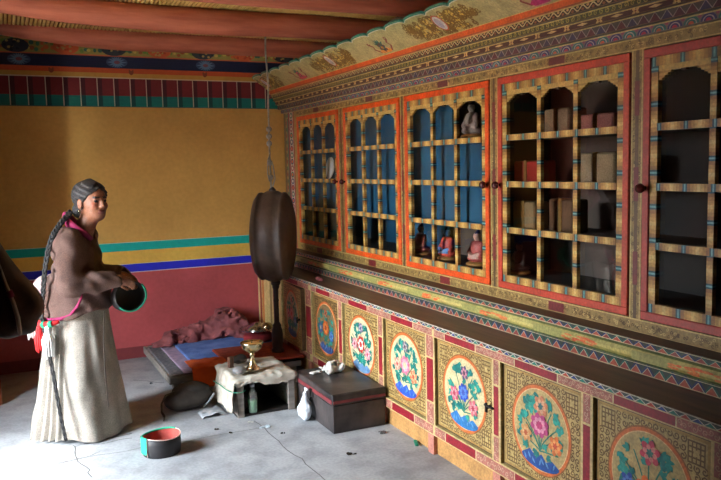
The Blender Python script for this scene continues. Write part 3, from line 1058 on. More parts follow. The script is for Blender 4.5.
ORG = [S(224, 88, 26), S(226, 88, 28), S(222, 82, 28), S(184, 64, 42), S(166, 58, 48)]
for i, (ya, yb) in enumerate(DOORS):
    fw, bw = .036, .036
    x0, x1 = UX - .008, UX + .022
    mb = MB()
    g = .004
    Y0, Y1, Z0, Z1 = yb + g, ya - g, DZ0 + g, DZ1 - g
    mb.box(x0, x1, Y0, Y1, Z0, Z0 + fw, ORG[i], bev=.003)
    mb.box(x0, x1, Y0, Y1, Z1 - fw, Z1, ORG[i], bev=.003)
    mb.box(x0, x1, Y0, Y0 + fw, Z0 + fw, Z1 - fw, ORG[i], bev=.003)
    mb.box(x0, x1, Y1 - fw, Y1, Z0 + fw, Z1 - fw, ORG[i], bev=.003)
    door = to_local(mb.build('glazed_door', P_WOOD), upper)
    y0, y1, z0, z1 = Y0 + fw, Y1 - fw, Z0 + fw, Z1 - fw
    mb = MB()
    xa, xb = UX - .002, UX + .020
    per = (y1 - y0) / 6.5
    brocade(mb, True, xa, xb, y1, y0, z0, z0 + bw, per)
    brocade(mb, True, xa, xb, y1, y0, z1 - bw, z1, per)
    brocade(mb, False, xa, xb, z1 - bw, z0 + bw, y0, y0 + bw, (z1 - z0) / 8)
    brocade(mb, False, xa, xb, z1 - bw, z0 + bw, y1 - bw, y1, (z1 - z0) / 8)
    iy0, iy1, iz0, iz1 = y0 + bw, y1 - bw, z0 + bw, z1 - bw
    cw, rh = (iy1 - iy0) / 3, (iz1 - iz0) / 4
    hb = .015
    for k in (1, 2, 3):
        z = iz0 + rh * k
        brocade(mb, True, xa - .003, xb - .002, iy1, iy0, z - hb, z + hb, per)
    for k in (1, 2):
        y = iy0 + cw * k
        brocade(mb, False, xa, xb - .002, iz1, iz0, y - .014, y + .014, (iz1 - iz0) / 8)
    # stepped arch brackets at the head of each top light
    for k in range(3):
        a0, a1 = iy0 + cw * k + (.014 if k else 0), iy0 + cw * (k + 1) - (.014 if k < 2 else 0)
        w = a1 - a0
        c = S(206, 174, 100)
        mb.box(xa + .002, xb - .004, a0, a1, iz1 - .022, iz1, c)
        for s in range(1, 5):
            d = w * .062 * (5 - s)
            za, zb = iz1 - .022 - s * .0085, iz1 - .022 - (s - 1) * .0085
            mb.box(xa + .003, xb - .005, a0, a0 + d, za, zb, [c, S(178, 140, 70)][s % 2])
            mb.box(xa + .003, xb - .005, a1 - d, a1, za, zb, [c, S(178, 140, 70)][s % 2])
        mb.box(xa - .001, xb - .006, (a0 + a1) / 2 - .012, (a0 + a1) / 2 + .012, iz1 - .030, iz1 - .022, S(60, 40, 24))
    lat = mb.build('lattice', P_WOOD)
    lat.parent = door
    mb = MB()
    mb.box(UX + .0225, UX + .0255, y0 + .003, y1 - .003, z0 + .003, z1 - .003)
    gl = mb.build('glass', M_GLASS[i])
    gl.parent = door
    kys = {0: [Y0 + .018], 1: [Y1 - .018], 2: [Y0 + .018], 3: [Y1 - .018], 4: [Y1 - .018]}[i]
    for ky in kys:
        mb = MB()
        mb.lathe([(.0, 0), (.008, 0), (.007, .012), (.017, .018), (.021, .028), (.016, .040), (0, .044)], 16, (x0, ky, 1.485), (-1, 0, 0))
        kb = mb.build('knob', M_KNOB)
        kb.parent = door

# cornice: stepped painted mouldings
mb = MB()
CY0, CY1 = UY0, WY - .012
steps = [(2.345, 2.093, 2.127), (2.315, 2.127, 2.169), (2.295, 2.169, 2.198), (2.275, 2.198, 2.226), (2.255, 2.226, 2.261), (2.24, 2.261, 2.297)]
basec = [S(124, 108, 98), S(76, 68, 64), S(74, 32, 30), S(74, 70, 42), S(46, 26, 24), S(206, 92, 48)]
for (x, za, zb), c in zip(steps, basec):
    mb.box(x, BX, CY0, CY1, za, zb, c)
C = [Canvas(mb, (x, 0, 0), (0, -1, 0), (0, 0, 1), (-1, 0, 0), 0.0006) for x, _, _ in steps]
A0, A1 = -CY1, -CY0
k, i = A0 + .04, 0
while k < A1 - .04:                                  # band of coloured arches
    c = C[0]
    cols = [(S(44, 40, 96), S(170, 40, 60), S(180, 168, 160)), (S(24, 104, 100), S(206, 90, 50), S(180, 168, 160))][i % 2]
    for r, cc, L in ((.036, cols[0], 1), (.026, cols[2], 2), (.021, cols[0], 3), (.013, cols[1], 4)):
        c.poly([(k + r * math.cos(t), 2.096 + r * .78 * math.sin(t)) for t in [PI * q / 10 for q in range(11)]], cc, L)
    c.ell(k + .038, 2.118, .008, .006, S(150, 60, 90), 2, 8)
    k += .076
    i += 1
k, i = A0, 0
while k < A1 - .06:                                  # hanging triangles
    C[1].poly([(k, 2.131), (k + .058, 2.131), (k + .029, 2.165)], [S(92, 36, 44), S(56, 48, 78), S(74, 30, 44)][i % 3], 1)
    C[1].line([(k, 2.131), (k + .029, 2.165), (k + .058, 2.131)], .004, S(160, 148, 140), 2)
    k += .058
    i += 1
k = A0 + .1
while k < A1 - .1:                                   # maroon band, crossed flowers and lozenges
    for t in range(4):
        a = PI / 4 + PI / 2 * t
        C[2].ell(k + .013 * math.cos(a), 2.1835 + .008 * math.sin(a), .011, .006, S(214, 178, 116), 1, 8, math.atan2(math.sin(a) * .6, math.cos(a)))
    C[2].ell(k, 2.1835, .005, .004, S(120, 50, 40), 2, 8)
    C[2].poly([(k + .065, 2.1835), (k + .10, 2.190), (k + .135, 2.1835), (k + .10, 2.177)], S(224, 196, 140), 1)
    k += .2
k, i = A0, 0
while k < A1 - .05:                                  # green scroll band
    C[3].spiral(k + .02, 2.212, .013, .0045, S(176, 158, 84), 1, 1.2, i, 1, 8)
    k += .034
    i += 1
k, i = A0, 0
while k < A1 - .07:                                  # running wave
    C[4].line([(k + .062 * q / 6, 2.2435 + .010 * math.sin(2 * PI * q / 6)) for q in range(7)], .006, S(216, 196, 150), 1)
    C[4].ell(k + .016, 2.237, .009, .006, S(150, 90, 60), 2, 8)
    C[4].ell(k + .047, 2.250, .009, .006, S(200, 160, 110), 2, 8)
    k += .062
    i += 1
for c, (x, za, zb) in zip(C, steps):
    c.rect(A0, A1, zb - .006, zb - .0005, S(214, 188, 122), 6)
    if x < 2.33:
        c.rect(A0, A1, za, za + .003, S(120, 96, 60), 6)
C[5].rect(A0, A1, 2.266, 2.292, S(214, 92, 40), 7)
to_local(mb.build('cornice', P_WOOD), upper)

# leaning fascia board with scalloped head
mb = MB()
lean = Vector((2.07 - 2.24, 0, 2.412 - 2.297)).normalized()
nrm = Vector((-lean.z, 0, lean.x))
if nrm.x > 0:
    nrm = -nrm
FH = math.hypot(.17, .115)
cv = Canvas(mb, (2.24, 0, 2.297), (0, -1, 0), lean, nrm, .0006)
PER = .232
top = []
a = A0
while a < A1 - .01:
    for q in range(9):
        t = q / 9
        top.append((a + PER * t, FH - .022 + .022 * math.sin(PI * min(1, max(0, t))) ** .35 if 0 < t else FH - .022))
    a += PER
top = [(min(x, A1), y) for x, y in top] + [(A1, FH - .022)]
YB = S(190, 174, 118)
for i in range(len(top) - 1):
    (xa, ya), (xb, yb) = top[i], top[i + 1]
    cv.poly([(xa, 0), (xb, 0), (xb, yb), (xa, ya)], YB, 0)
    mb.face([cv.P(xa, 0, -22), cv.P(xb, 0, -22), cv.P(xb, yb, -22), cv.P(xa, ya, -22)][::-1], S(60, 44, 30))
    mb.face([cv.P(xa, ya, 0), cv.P(xb, yb, 0), cv.P(xb, yb, -22), cv.P(xa, ya, -22)], S(40, 110, 96))
for e in (0, -1):
    mb.face([cv.P(top[e][0], 0, 0), cv.P(top[e][0], top[e][1], 0), cv.P(top[e][0], top[e][1], -22), cv.P(top[e][0], 0, -22)], YB)
cv.line([(x, y - .005) for x, y in top], .009, S(30, 116, 98), 1)
cv.line([(x, y - .013) for x, y in top], .006, S(220, 214, 190), 1)
rs = random.Random(9)


def oval_patch(c):
    for q in range(220):
        a, b = rs.uniform(-.36, .36), rs.uniform(.015, FH - .05)
        if abs(a) > .36 - abs(b - FH * .5) * .9:
            continue
        cv.spiral(c + a, b, .020, .0085, S(122, 88, 34), 2, 1.2, rs.uniform(0, 6), rs.choice((1, -1)), 9)
    for q in range(70):
        a, b = rs.uniform(-.24, .24), rs.uniform(.015, FH - .05)
        cv.ell(c + a, b, .008, .008, S(222, 186, 96), 3, 7)
    cv.ell(c, FH * .46, .046, .062, S(206, 92, 70), 4, 20)
    cv.ell(c, FH * .46, .037, .053, S(226, 218, 214), 5, 20)
    cv.ell(c - .004, FH * .46, .024, .038, S(190, 178, 196), 6, 16)


def jewel(c, pal):
    for s in (-1, 1):
        cv.line([(c + s * .02, .03), (c + s * .07, .025), (c + s * .105, .06), (c + s * .09, .085), (c + s * .125, .115)], .016, S(140, 60, 44), 2)
        cv.spiral(c + s * .115, .115, .018, .008, S(140, 60, 44), 2, 1, 0, s, 8)
    cv.poly([(c - .07, .03), (c - .05, .012), (c + .05, .012), (c + .07, .03), (c + .03, .055), (c - .03, .055)], S(*pal[0]), 3)
    cv.flower(c, .062, .042, C3((pal[1], pal[2], pal[0])), 4, 6)
    for t in (.5, 1.1, PI / 2, 2.0, 2.6):
        cv.leaf(c, .08, .06, .012, t, S(50, 100, 84), 3)


for yy in (6.42, 4.98, 3.5, 2.02):
    oval_patch(-yy)
for yy, pal in ((5.65, ((214, 60, 90), (200, 70, 100), (90, 60, 60))), (4.22, ((230, 150, 50), (110, 60, 60), (60, 110, 100))), (2.74, ((186, 40, 100), (200, 60, 120), (150, 40, 80))), (1.35, ((214, 90, 60), (200, 70, 60), (90, 60, 60)))):
    jewel(-yy, pal)
to_local(mb.build('fascia', P_WOOD), upper)

# ---- things behind the glass
def statue(name, label, loc, robe, skin, rz=PI, s=1.0, group='statues behind the glass'):
    def f(P):
        d = ellip(P, (0, 0, .02), (.07, .085, .02))
        body = union(.015, ellip(P, (0, 0, .055), (.06, .08, .025)), ellip(P, (0, 0, .115), (.035, .045, .06)), capsule(P, (0, -.045, .15), (.02, -.065, .09), .014, .012),
                     capsule(P, (.02, -.065, .09), (.05, -.01, .075), .012, .010), capsule(P, (0, .045, .15), (.02, .065, .09), .014, .012), capsule(P, (.02, .065, .09), (.05, .01, .075), .012, .010))
        head = union(.006, ellip(P, (.004, 0, .195), (.024, .022, .029)), capsule(P, (0, 0, .15), (0, 0, .19), .012, .012), ellip(P, (-.004, 0, .225), (.012, .012, .014)), ellip(P, (.027, 0, .194), (.006, .005, .008)))
        return np.minimum(np.minimum(d, body), head)
    def cf(c):
        out = np.tile(np.array(S(*robe)), (len(c), 1))
        out[c[:, 2] > .168] = S(*skin)
        out[c[:, 2] > .212] = S(40, 46, 90)
        out[c[:, 2] < .036] = S(170, 120, 60)
        hand = (c[:, 0] > .035) & (c[:, 2] > .06) & (c[:, 2] < .1)
        out[hand] = S(*skin)
        return out
    o = sdf_obj(name, f, (-.10, -.11, -.005), (.10, .11, .25), .006, P_FIG, None, cf)
    o.location = loc; o.rotation_euler = (0, 0, rz); o.scale = (s, s, s)
    return tag(o, label, 'statue', group)


c3 = (DOORS[2][0] - DOORS[2][1]) / 3
ZB = 1.001
for k, (nm, robe, skin) in enumerate((('with brown robe in the bottom far pane of third glass door from drum', (150, 76, 60), (200, 140, 110)),
                                      ('with red and blue robe in middle bottom pane of third glass door from drum', (200, 70, 50), (90, 140, 196)),
                                      ('with pale red robe in the near bottom pane of third glass door from drum', (184, 84, 76), (214, 160, 140)))):
    y = DOORS[2][0] - c3 * (k + .5)
    statue('seated_statue', 'statue ' + nm, (2.475, y * 1.035, ZB), robe, skin, PI, .92)
statue('seated_statue', 'pale seated statue in the top near pane of third glass door from drum', (2.495, 3.70, SHZ[2] + .007), (206, 186, 176), (214, 196, 186), PI, .95)
c4 = (DOORS[3][0] - DOORS[3][1]) / 3
statue('seated_statue', 'dark seated statue in the far bottom pane of fourth glass door from drum', (2.475, (DOORS[3][0] - c4 * .5) * 1.035, ZB), (90, 66, 56), (130, 100, 84), PI, .78)


def wrapped_book(label, x, y, z, w, h, d, c):
    mb = MB()
    y *= 1.04
    mb.box(x, x + d, y - w / 2, y + w / 2, z, z + h, S(*c), bev=.008)
    mb.box(x - .003, x + d + .003, y - .012, y + .012, z - .0, z + h + .003, S(150, 110, 60))
    return tag(mb.build('wrapped_book', P_CLOTH), label, 'book', 'cloth wrapped books behind the glass')


yy = DOORS[3][1]
wrapped_book('pinkish cloth wrapped book in the top near pane of fourth glass door from drum', 2.455, yy + .20, SHZ[2] + .007, .22, .075, .12, (196, 130, 120))
wrapped_book('beige wrapped book lying in the second near pane of fourth glass door from drum', 2.455, yy + .20, SHZ[1] + .007, .24, .14, .12, (190, 160, 124))
wrapped_book('tan wrapped book in the top middle pane of fourth glass door from drum', 2.455, yy + .46, SHZ[2] + .007, .18, .12, .12, (170, 140, 110))
wrapped_book('red wrapped book in the second far pane of fourth glass door from drum', 2.455, DOORS[3][0] - .24, SHZ[1] + .007, .20, .11, .12, (170, 50, 44))
wrapped_book('tan wrapped book in the third far pane of fourth glass door from drum', 2.455, DOORS[3][0] - .22, SHZ[0] + .007, .18, .14, .1, (166, 134, 96))
wrapped_book('brown wrapped book in the third middle pane of fourth glass door from drum', 2.455, DOORS[3][0] - .50, SHZ[0] + .007, .18, .16, .1, (120, 88, 66))
mb = MB()
mb.lathe([(0, .0), (.04, .0), (.085, .012), (.088, .016), (.04, .006), (0, .006)], 28, (2.436, 5.64, SHZ[1] + .10), (-1, 0, .12))
tag(mb.build('round_plate', M_WHITEB), 'round white plate standing behind the glass of the door next to the drum', 'plate')

# ================================================================== DRUM
DX, DY = 1.90, 5.57
drum = thing('drum', 'big round dark hide drum on a turned wooden post in front of the glazed cabinet', 'drum', (DX, DY, .152))
ax = Vector((.875, -.483, 0)).normalized()
DR, DT = .335, .115
ctr = Vector((0, 0, 1.072 - .152))
mb = MB()
prof = [(DR - .012, -DT), (DR + .006, -DT + .012), (DR + .008, -DT + .03), (DR - .004, -DT + .036), (DR + .018, -.04), (DR + .022, 0), (DR + .018, .04), (DR - .004, DT - .036), (DR + .008, DT - .03), (DR + .006, DT - .012), (DR - .012, DT)]
mb.lathe(prof, 56, ctr, ax)
mb.build('shell', M_DRUM, drum)
for s in (-1, 1):
    mb = MB()
    mb.lathe([(DR - .012, s * DT), (DR - .03, s * (DT + .014)), (DR * .7, s * (DT + .032)), (DR * .35, s * (DT + .042)), (.001, s * (DT + .045))], 56, ctr, ax)
    mb.build('skin', M_DRUM, drum)
mb = MB()
mb.lathe([(r_ * .78, h_) for r_, h_ in [(0, .0), (.062, .0), (.062, .02), (.05, .035), (.056, .06), (.058, .14), (.052, .18), (.042, .20), (.045, .215), (.036, .225), (.026, .24), (.024, .40), (.03, .41), (.024, .425), (.026, .50), (.036, .515), (.036, .53), (.05, .545), (.046, .57), (.03, .59), (.03, .63)]], 24)
mb.build('post', M_DRUMR, drum)
mb = MB()
mb.lathe([(.020, 0), (.030, .02), (.012, .04), (0, .045)], 16, (0, 0, 1.072 - .152 + DR + .005))
mb.build('ring_boss', M_DRUMR, drum)

mb = MB()
pts = []
ZT = 2.60
for k in range(60):
    t = k / 59
    z = ZT + (1.44 - ZT) * t
    pts.append((1.89 + .006 * n1(z, 1, 4), DY + .006 * n1(z, 2, 4), z))
mb.tube(pts, .0075, 8)
for z in (1.90, 1.845, 1.79, 1.64, 1.53):
    mb.lathe([(0, -.022), (.018, -.016), (.024, 0), (.018, .016), (0, .022)], 10, (1.89 + .006 * n1(z, 1, 4), DY + .006 * n1(z, 2, 4), z))
for dx, zz in ((.02, 1.62), (-.022, 1.66)):
    mb.tube([(1.89, DY, zz + .05), (1.89 + dx, DY - .01, zz), (1.89 + dx * 1.4, DY - .02, zz - .10), (1.89 + dx * .6, DY - .01, zz - .16)], .005, 6)
tag(mb.build('rope', M_ROPE), 'knotted grey rope hanging from the ceiling down to the top of the drum', 'rope')

# ================================================================== SLEEPING PLATFORM AND ITS CLOTHS
plat = thing('low_platform', 'low grey wooden sleeping platform on the floor in the corner by the red wall', 'platform', (1.02, 5.42, 0))
W, D = 1.02, 1.13
mb = MB()
mb.box(0, W, 0, .03, .055, .098, bev=.003); mb.box(0, .03, .03, D, .04, .098, bev=.003); mb.box(W - .03, W, .03, D, .055, .098, bev=.003); mb.box(.03, W - .03, D - .03, D, .055, .098, bev=.003)
mb.build('frame', M_GREYW, plat)
for k in range(7):
    mb = MB()
    w = (D - .06) / 7
    mb.box(.03, W - .03, .03 + k * w + .003, .03 + (k + 1) * w - .003, .068, .09)
    mb.build('board', M_GREYW, plat)
for x in (.03, W - .09):
    for y in (.035, D - .09):
        mb = MB(); mb.box(x, x + .06, y, y + .055, 0, .068, bev=.003); mb.build('leg', M_GREYW, plat)


def sheet(name, label, cat, m, x0, x1, y0, y1, z, amp=.008, s=9, nu=40, nv=40, thick=.012, hang=None, skew=0.0):
    """cloth lying at height z; hang = (y, drop) lets the near edge fall over y"""
    def f(u, v):
        x, y = x0 + (x1 - x0) * u + skew * v, y0 + (y1 - y0) * v
        zz = z + thick + amp * n1(x, y, s) + amp * .6 * n1(x, y, s * 2.3, .9)
        if hang and y < hang:
            d = hang - y
            y2 = hang - .012 - .015 * n1(x, 1.0, 12)
            zz = max(.014, zz - d)
            y = y2 - .25 * d * (1 if zz > .02 else 1)
        return (x, y, zz)
    mb = MB()
    mb.grid(f, nu, nv, thick=(0, 0.0, -thick + .003))
    return tag(mb.build(name, m), label, cat)


PT = .0985
sheet('woven_mat', 'thin grey woven mat at the left end of the low platform', 'mat', M_GREYT, 1.035, 1.42, 5.46, 6.46, PT, .001, 6, 24, 40, .008)
sheet('cloth_strip', 'faded mauve cloth edging under the blue bedding on the platform', 'cloth', M_MAUVE, 1.13, 1.40, 5.44, 6.48, PT + .010, .0015, 9, 20, 40, .010)
sheet('bed_cloth', 'rumpled blue cotton bedding spread over the low platform', 'bedding', M_BLUE, 1.24, 2.03, 5.47, 6.47, PT + .020, .006, 7, 60, 60, .018)
sheet('floor_carpet', 'rust red carpet on the platform under the foot of the drum post', 'carpet', M_RUST, 1.46, 2.045, 5.36, 5.92, PT + .034, .001, 8, 40, 36, .018)
sheet('orange_cloth', 'bright orange cloth falling over the front edge of the platform behind the crate', 'cloth', M_ORANGE, 1.18, 1.47, 5.26, 5.66, PT + .046, .007, 12, 36, 36, .008, hang=5.41)


def blob_cloth(name, label, cat, m, path, rad, amp, s, h=.014, flat=1.0, zmin=None, group=None):
    P0 = np.array(path)
    lo, hi = P0.min(0) - max(rad) - .05, P0.max(0) + max(rad) + .05
    if zmin is not None:
        lo[2] = zmin - .02
    def f(P):
        Q = P.copy()
        Q[..., 2] = Q[..., 2] / 1.0
        d = None
        for k in range(len(P0) - 1):
            e = capsule(Q, P0[k], P0[k + 1], rad[k], rad[k + 1])
            d = e if d is None else smin(d, e, .05)
        w = vnoise(P, s) + .5 * vnoise(P + 5.3, s * 2.1)
        r = np.abs(vnoise(P + 2.7, s * .9))
        d = d + amp * w + amp * 1.6 * (r - .35) + amp * .7 * (np.abs(vnoise(P + 8.1, s * 1.9)) - .3)
        if zmin is not None:
            d = np.maximum(d, zmin - P[..., 2])
        return d
    o = sdf_obj(name, f, lo, hi, h, m)
    return tag(o, label, cat, group)


blob_cloth('crumpled_shawl', 'crumpled maroon wool shawl heaped along the red wall on the platform', 'shawl', M_MAROON,
           [(1.10, 6.30, .135), (1.26, 6.37, .155), (1.42, 6.41, .165), (1.60, 6.43, .195), (1.70, 6.42, .24), (1.79, 6.40, .22), (1.83, 6.36, .18), (1.86, 6.33, .155)],
           [.04, .065, .08, .085, .115, .105, .085, .06], .030, 15, .009, zmin=.133)
# round stool / cushion with brass dish
mb = MB()
mb.lathe([(0, .0), (.11, .0), (.125, .012), (.125, .045), (.11, .058), (0, .060)], 32, (1.895, 6.06, .150))
tag(mb.build('round_cushion', mat('crimson_cushion', (120, 26, 34), (146, 40, 44), .9, scale=16)), 'small round crimson cushion under the brass dish in the corner', 'cushion')
dish = thing('lidded_dish', 'wide brass dish with domed lid on a crimson cushion in the corner', 'dish', (1.895, 6.06, .211))
mb = MB(); mb.lathe([(0, 0), (.06, 0), (.065, .012), (.12, .022), (.152, .034), (.155, .039), (.12, .030), (0, .02)], 40); mb.build('plate', M_STEEL, dish)
mb = MB(); mb.lathe([(.10, .030), (.098, .045), (.075, .065), (.05, .076), (.03, .08), (.03, .09), (0, .094)], 32, (-.01, -.01, 0)); mb.build('lid', M_STEEL, dish)
mb = MB(); mb.lathe([(.045, 0), (.05, .02), (.03, .045), (0, .052)], 20, (.065, -.055, .040)); mb.build('brass_knob', M_BRASS, dish)

# ================================================================== CRATE UNDER WHITE CLOTH
crate = thing('open_crate', 'open fronted wooden crate under a dirty white cloth, used as a low table', 'crate', (1.285, 4.615, 0))
CW, CD, CH = .392, .44, .243
mb = MB(); mb.box(0, CW, 0, CD, CH - .016, CH); mb.build('top_board', M_GREYW, crate)
mb = MB(); mb.box(0, .022, 0, CD, .014, CH - .016); mb.build('side_panel', M_GREYW, crate)
mb = MB(); mb.box(CW - .022, CW, 0, CD, .014, CH - .016); mb.build('side_panel', M_GREYW, crate)
mb = MB(); mb.box(.022, CW - .022, CD - .015, CD, .014, CH - .016); mb.build('back_panel', M_SOOT, crate)
mb = MB(); mb.box(0, CW, 0, CD, 0, .014); mb.build('bottom_board', M_SOOT, crate)
for x in (0, CW - .045):
    mb = MB(); mb.box(x, x + .045, -.014, 0, 0, CH - .02, bev=.002); mb.build('corner_board', M_GREYW, crate)


def cloth_fn(u, v):
    """white cloth: covers the top, drops a little in front and on the right, far down on the left"""
    L = .215
    a = -L + (CW + L + .065) * u        # across (x), left hang first
    b = -.085 + (CD + .085) * v         # depth
    x, y, z = a, b, CH + .016
    if a < 0:
        x, z = -.013 - .035 * (min(1, -a / L)) + .012 * n1(b, a, 16), z + a * .97
    elif a > CW:
        x, z = CW + .014 + .005 * n1(b, a, 14), z - (a - CW)
    if b < 0:
        lim = .040 + .025 * n1(a, .2, 9)
        d = min(-b, max(.015, lim))
        y = -.024 - .006 * n1(a, b, 20)
        z -= d if 0 <= a <= CW else 0
        if a < 0:
            y = -.024 + b * .1
    z += .010 * n1(a, b, 15) + .006 * n1(a, b, 33, .7)
    x += .004 * n1(b, a, 22, .5)
    return (x, y, max(z, .016))


mb = MB(); mb.grid(cloth_fn, 56, 44, thick=(.0, 0, -.010))
cl = mb.build('table_cloth', M_CLOTHW); cl.location = crate.location
tag(cl, 'dirty white cloth draped over the open crate, tied with green twine', 'cloth')
mb = MB()
mb.tube([(-.062, .34, .168), (-.055, .2, .176), (-.050, .05, .178), (-.030, -.034, .180), (.02, -.046, .176), (.05, -.044, .188)], .003, 8)
mb.build('twine', M_GREEN, cl)


def place_bottle(label, loc, liquid):
    b = thing('plastic_bottle', label, 'bottle', loc, 0, None)
    mb = MB(); mb.lathe([(0, 0), (.026, 0), (.029, .006), (.028, .05), (.030, .07), (.028, .09), (.024, .115), (.012, .135), (.011, .15)], 24); mb.build('bottle_body', M_BOTTLE, b)
    if liquid:
        mb = MB(); mb.lathe([(0, .003), (.025, .003), (.026, .05), (.027, .07), (0, .0702)], 20); mb.build('liquid', M_BOTTLEG, b)
    mb = MB(); mb.lathe([(.013, .148), (.013, .163), (0, .164)], 16); mb.build('cap', M_PLAST, b)
    b.scale = (1.12, 1.12, 1.15)
    return b


place_bottle('clear plastic bottle half full of green liquid inside the open crate', (1.285 + .112, 4.615 + .022, .0145), True)
mb = MB(); mb.lathe([(0, 0), (.032, 0), (.04, .02), (.038, .05), (.026, .068), (.028, .075), (.022, .075), (.02, .06), (0, .01)], 22, (1.365, 4.76, .0145))
tag(mb.build('small_jar', M_SOOT), 'small dark jar left of the bottle inside the open crate', 'jar')

lamp = thing('butter_lamp', 'tall brass butter lamp with goblet shaped bowl on the white clothed crate', 'lamp', (1.285 + .15, 4.615 + .12, CH + .028))
LS = 1.14
lamp.scale = (1, 1, 1.22)
mb = MB(); mb.lathe([(0, 0), (.043 * LS, 0), (.045 * LS, .006), (.030 * LS, .018), (.016 * LS, .045), (.012 * LS, .075), (.018 * LS, .082), (.012 * LS, .09)], 28); mb.build('foot', M_BRASS, lamp)
mb = MB(); mb.lathe([(.012 * LS, .09), (.03 * LS, .10), (.056 * LS, .118), (.066 * LS, .145), (.068 * LS, .152), (.064 * LS, .152), (.054 * LS, .125), (.0, .112)], 32); mb.build('bowl', M_BRASS, lamp)
mb = MB(); mb.lathe([(.061 * LS, .142), (.03, .145), (0, .146)], 28); mb.build('butter', mat('butter', (206, 140, 70), (220, 160, 90), .3, scale=10, bstr=0), lamp)
mb = MB(); mb.tube([(0, 0, .14), (.002, 0, .160)], .003, 6); mb.build('wick', M_SOOT, lamp)

def stone(name, label, cat, m, loc, r, s=10, amp=.010, h=.007):
    f = lambda P: ellip(P, (0, 0, r[2]), r) + amp * vnoise(P + loc[0] * 7, s)
    g = lambda P: np.maximum(f(P), -P[..., 2])
    o = sdf_obj(name, g, (-r[0] - .03, -r[1] - .03, -.01), (r[0] + .03, r[1] + .03, 2 * r[2] + .03), h, m)
    o.location = loc
    return tag(o, label, cat)
stone('stone_lump', 'rounded dark grey stone on the left edge of the clothed crate', 'stone', M_STONE, (1.285 + .045, 4.615 + .07, CH + .026), (.048, .035, .026))
stone('black_pouch', 'small black crumpled pouch behind the brass lamp on the crate', 'pouch', M_SOOT, (1.285 + .12, 4.615 + .30, CH + .026), (.055, .04, .035), 22, .016)
mb = MB(); mb.box(-.018, .018, -.012, .012, 0, .075, bev=.002)
o = mb.build('wood_block', M_WOOD); o.location = (1.285 + .035, 4.615 + .24, CH + .028); o.rotation_euler = (0, 0, .4)
tag(o, 'small upright brown wooden block at the back left of the crate', 'block')

# dark bag with strap, left of the crate
bag = stone('cloth_bag', 'dark brown canvas bag slumped on the floor between platform and crate', 'bag', M_BAG, (1.06, 4.97, 0), (.165, .11, .070), 7, .028, .010)
sdf_obj('flap', lambda P: ellip(P, (.02, .03, .125), (.14, .085, .045)) + .022 * vnoise(P + 1.3, 9), (-.17, -.10, .05), (.21, .16, .23), .009, M_BAG, bag)
mb = MB()
mb.tube([(-.10, -.01, .13), (-.165, -.04, .125), (-.20, -.07, .08), (-.205, -.09, .03), (-.195, -.12, .010), (-.21, -.19, .008)], .009, 8, squash=.4)
mb.build('strap', M_BAG, bag)
mb = MB()
mb.grid(lambda u, v: (1.08 + .17 * u, 4.70 + .14 * v + .05 * u * v, .004 + .022 * max(0, .5 + n1(u * 2, v * 2, 1.8)) * math.sin(PI * min(1, max(0, u))) ** .5), 26, 20, thick=(0, 0, -.003))
tag(mb.build('grey_rag', M_GREYC), 'flattened grey rag on the floor at the foot of the crate', 'rag')
mb = MB(); mb.tube([(1.145, 4.925, .012), (1.175, 4.885, .06), (1.20, 4.86, .11)], .012, 8, squash=.5)
tag(mb.build('cloth_tie', M_GREYC), 'grey twisted cloth tie leaning between bag and crate', 'cloth tie')

# ================================================================== BLACK CHEST
chest = thing('tin_chest', 'low black painted chest with a dull red band against the flowered cabinet', 'chest', (1.71, 4.035, 0))
QW, QD, QH = .352, .615, .172
mb = MB(); mb.box(0, QW, 0, QD, 0, QH, bev=.004); mb.build('body', M_CHEST, chest)
mb = MB(); mb.box(-.006, QW + .004, -.006, QD + .006, QH + .001, .243, bev=.006); mb.build('lid', M_CHEST, chest)
mb = MB(); mb.box(-.0085, -.006, 0, QD, QH + .012, QH + .036); mb.box(0, QW, -.0085, -.006, QH + .014, QH + .030); mb.build('red_band', M_CHESTR, chest)
mb = MB(); mb.box(-.009, -.002, QD * .50, QD * .50 + .05, QH - .03, QH + .03, bev=.002); mb.tube([(-.008, QD * .5 + .025, QH - .03), (-.018, QD * .5 + .025, QH - .045), (-.008, QD * .5 + .025, QH - .06)], .005, 8); mb.build('hasp', M_SOOT, chest)
def rag_blob(name, label, cat, m, loc, r, amp, s, h=.006):
    f = lambda P: np.maximum(ellip(P, (0, 0, r[2] * .8), r) + amp * vnoise(P + 3.1, s) + amp * .8 * (np.abs(vnoise(P + 9, s * 1.7)) - .3), -P[..., 2])
    o = sdf_obj(name, f, (-r[0] - .04, -r[1] - .04, -.012), (r[0] + .04, r[1] + .04, 2 * r[2] + .04), h, m)
    o.location = loc
    return tag(o, label, cat)
rag_blob('white_rag', 'crumpled dirty white rag lying on the lid of the black chest', 'rag', M_FLEECE, (1.915, 4.50, .243), (.08, .065, .045), .024, 20)
rag_blob('fleece_tuft', 'small tuft of white fleece beside the rag on the black chest', 'fleece', M_FLEECE, (1.79, 4.52, .243), (.045, .03, .012), .008, 28)
def pb(P):
    d = union(.02, ellip(P, (0, 0, .065), (.035, .06, .062)), capsule(P, (0, 0, .12), (.012, .0, .19), .018, .008), ellip(P, (.016, .0, .20), (.012, .03, .012)))
    return np.maximum(d + .012 * vnoise(P, 24) + .008 * (np.abs(vnoise(P + 4, 38)) - .3), -P[..., 2])
o = sdf_obj('plastic_bag', pb, (-.07, -.10, -.01), (.07, .10, .24), .005, M_PLAST)
o.location = (1.655, 4.37, .0)
tag(o, 'knotted white plastic bag against the left side of the black chest', 'bag')

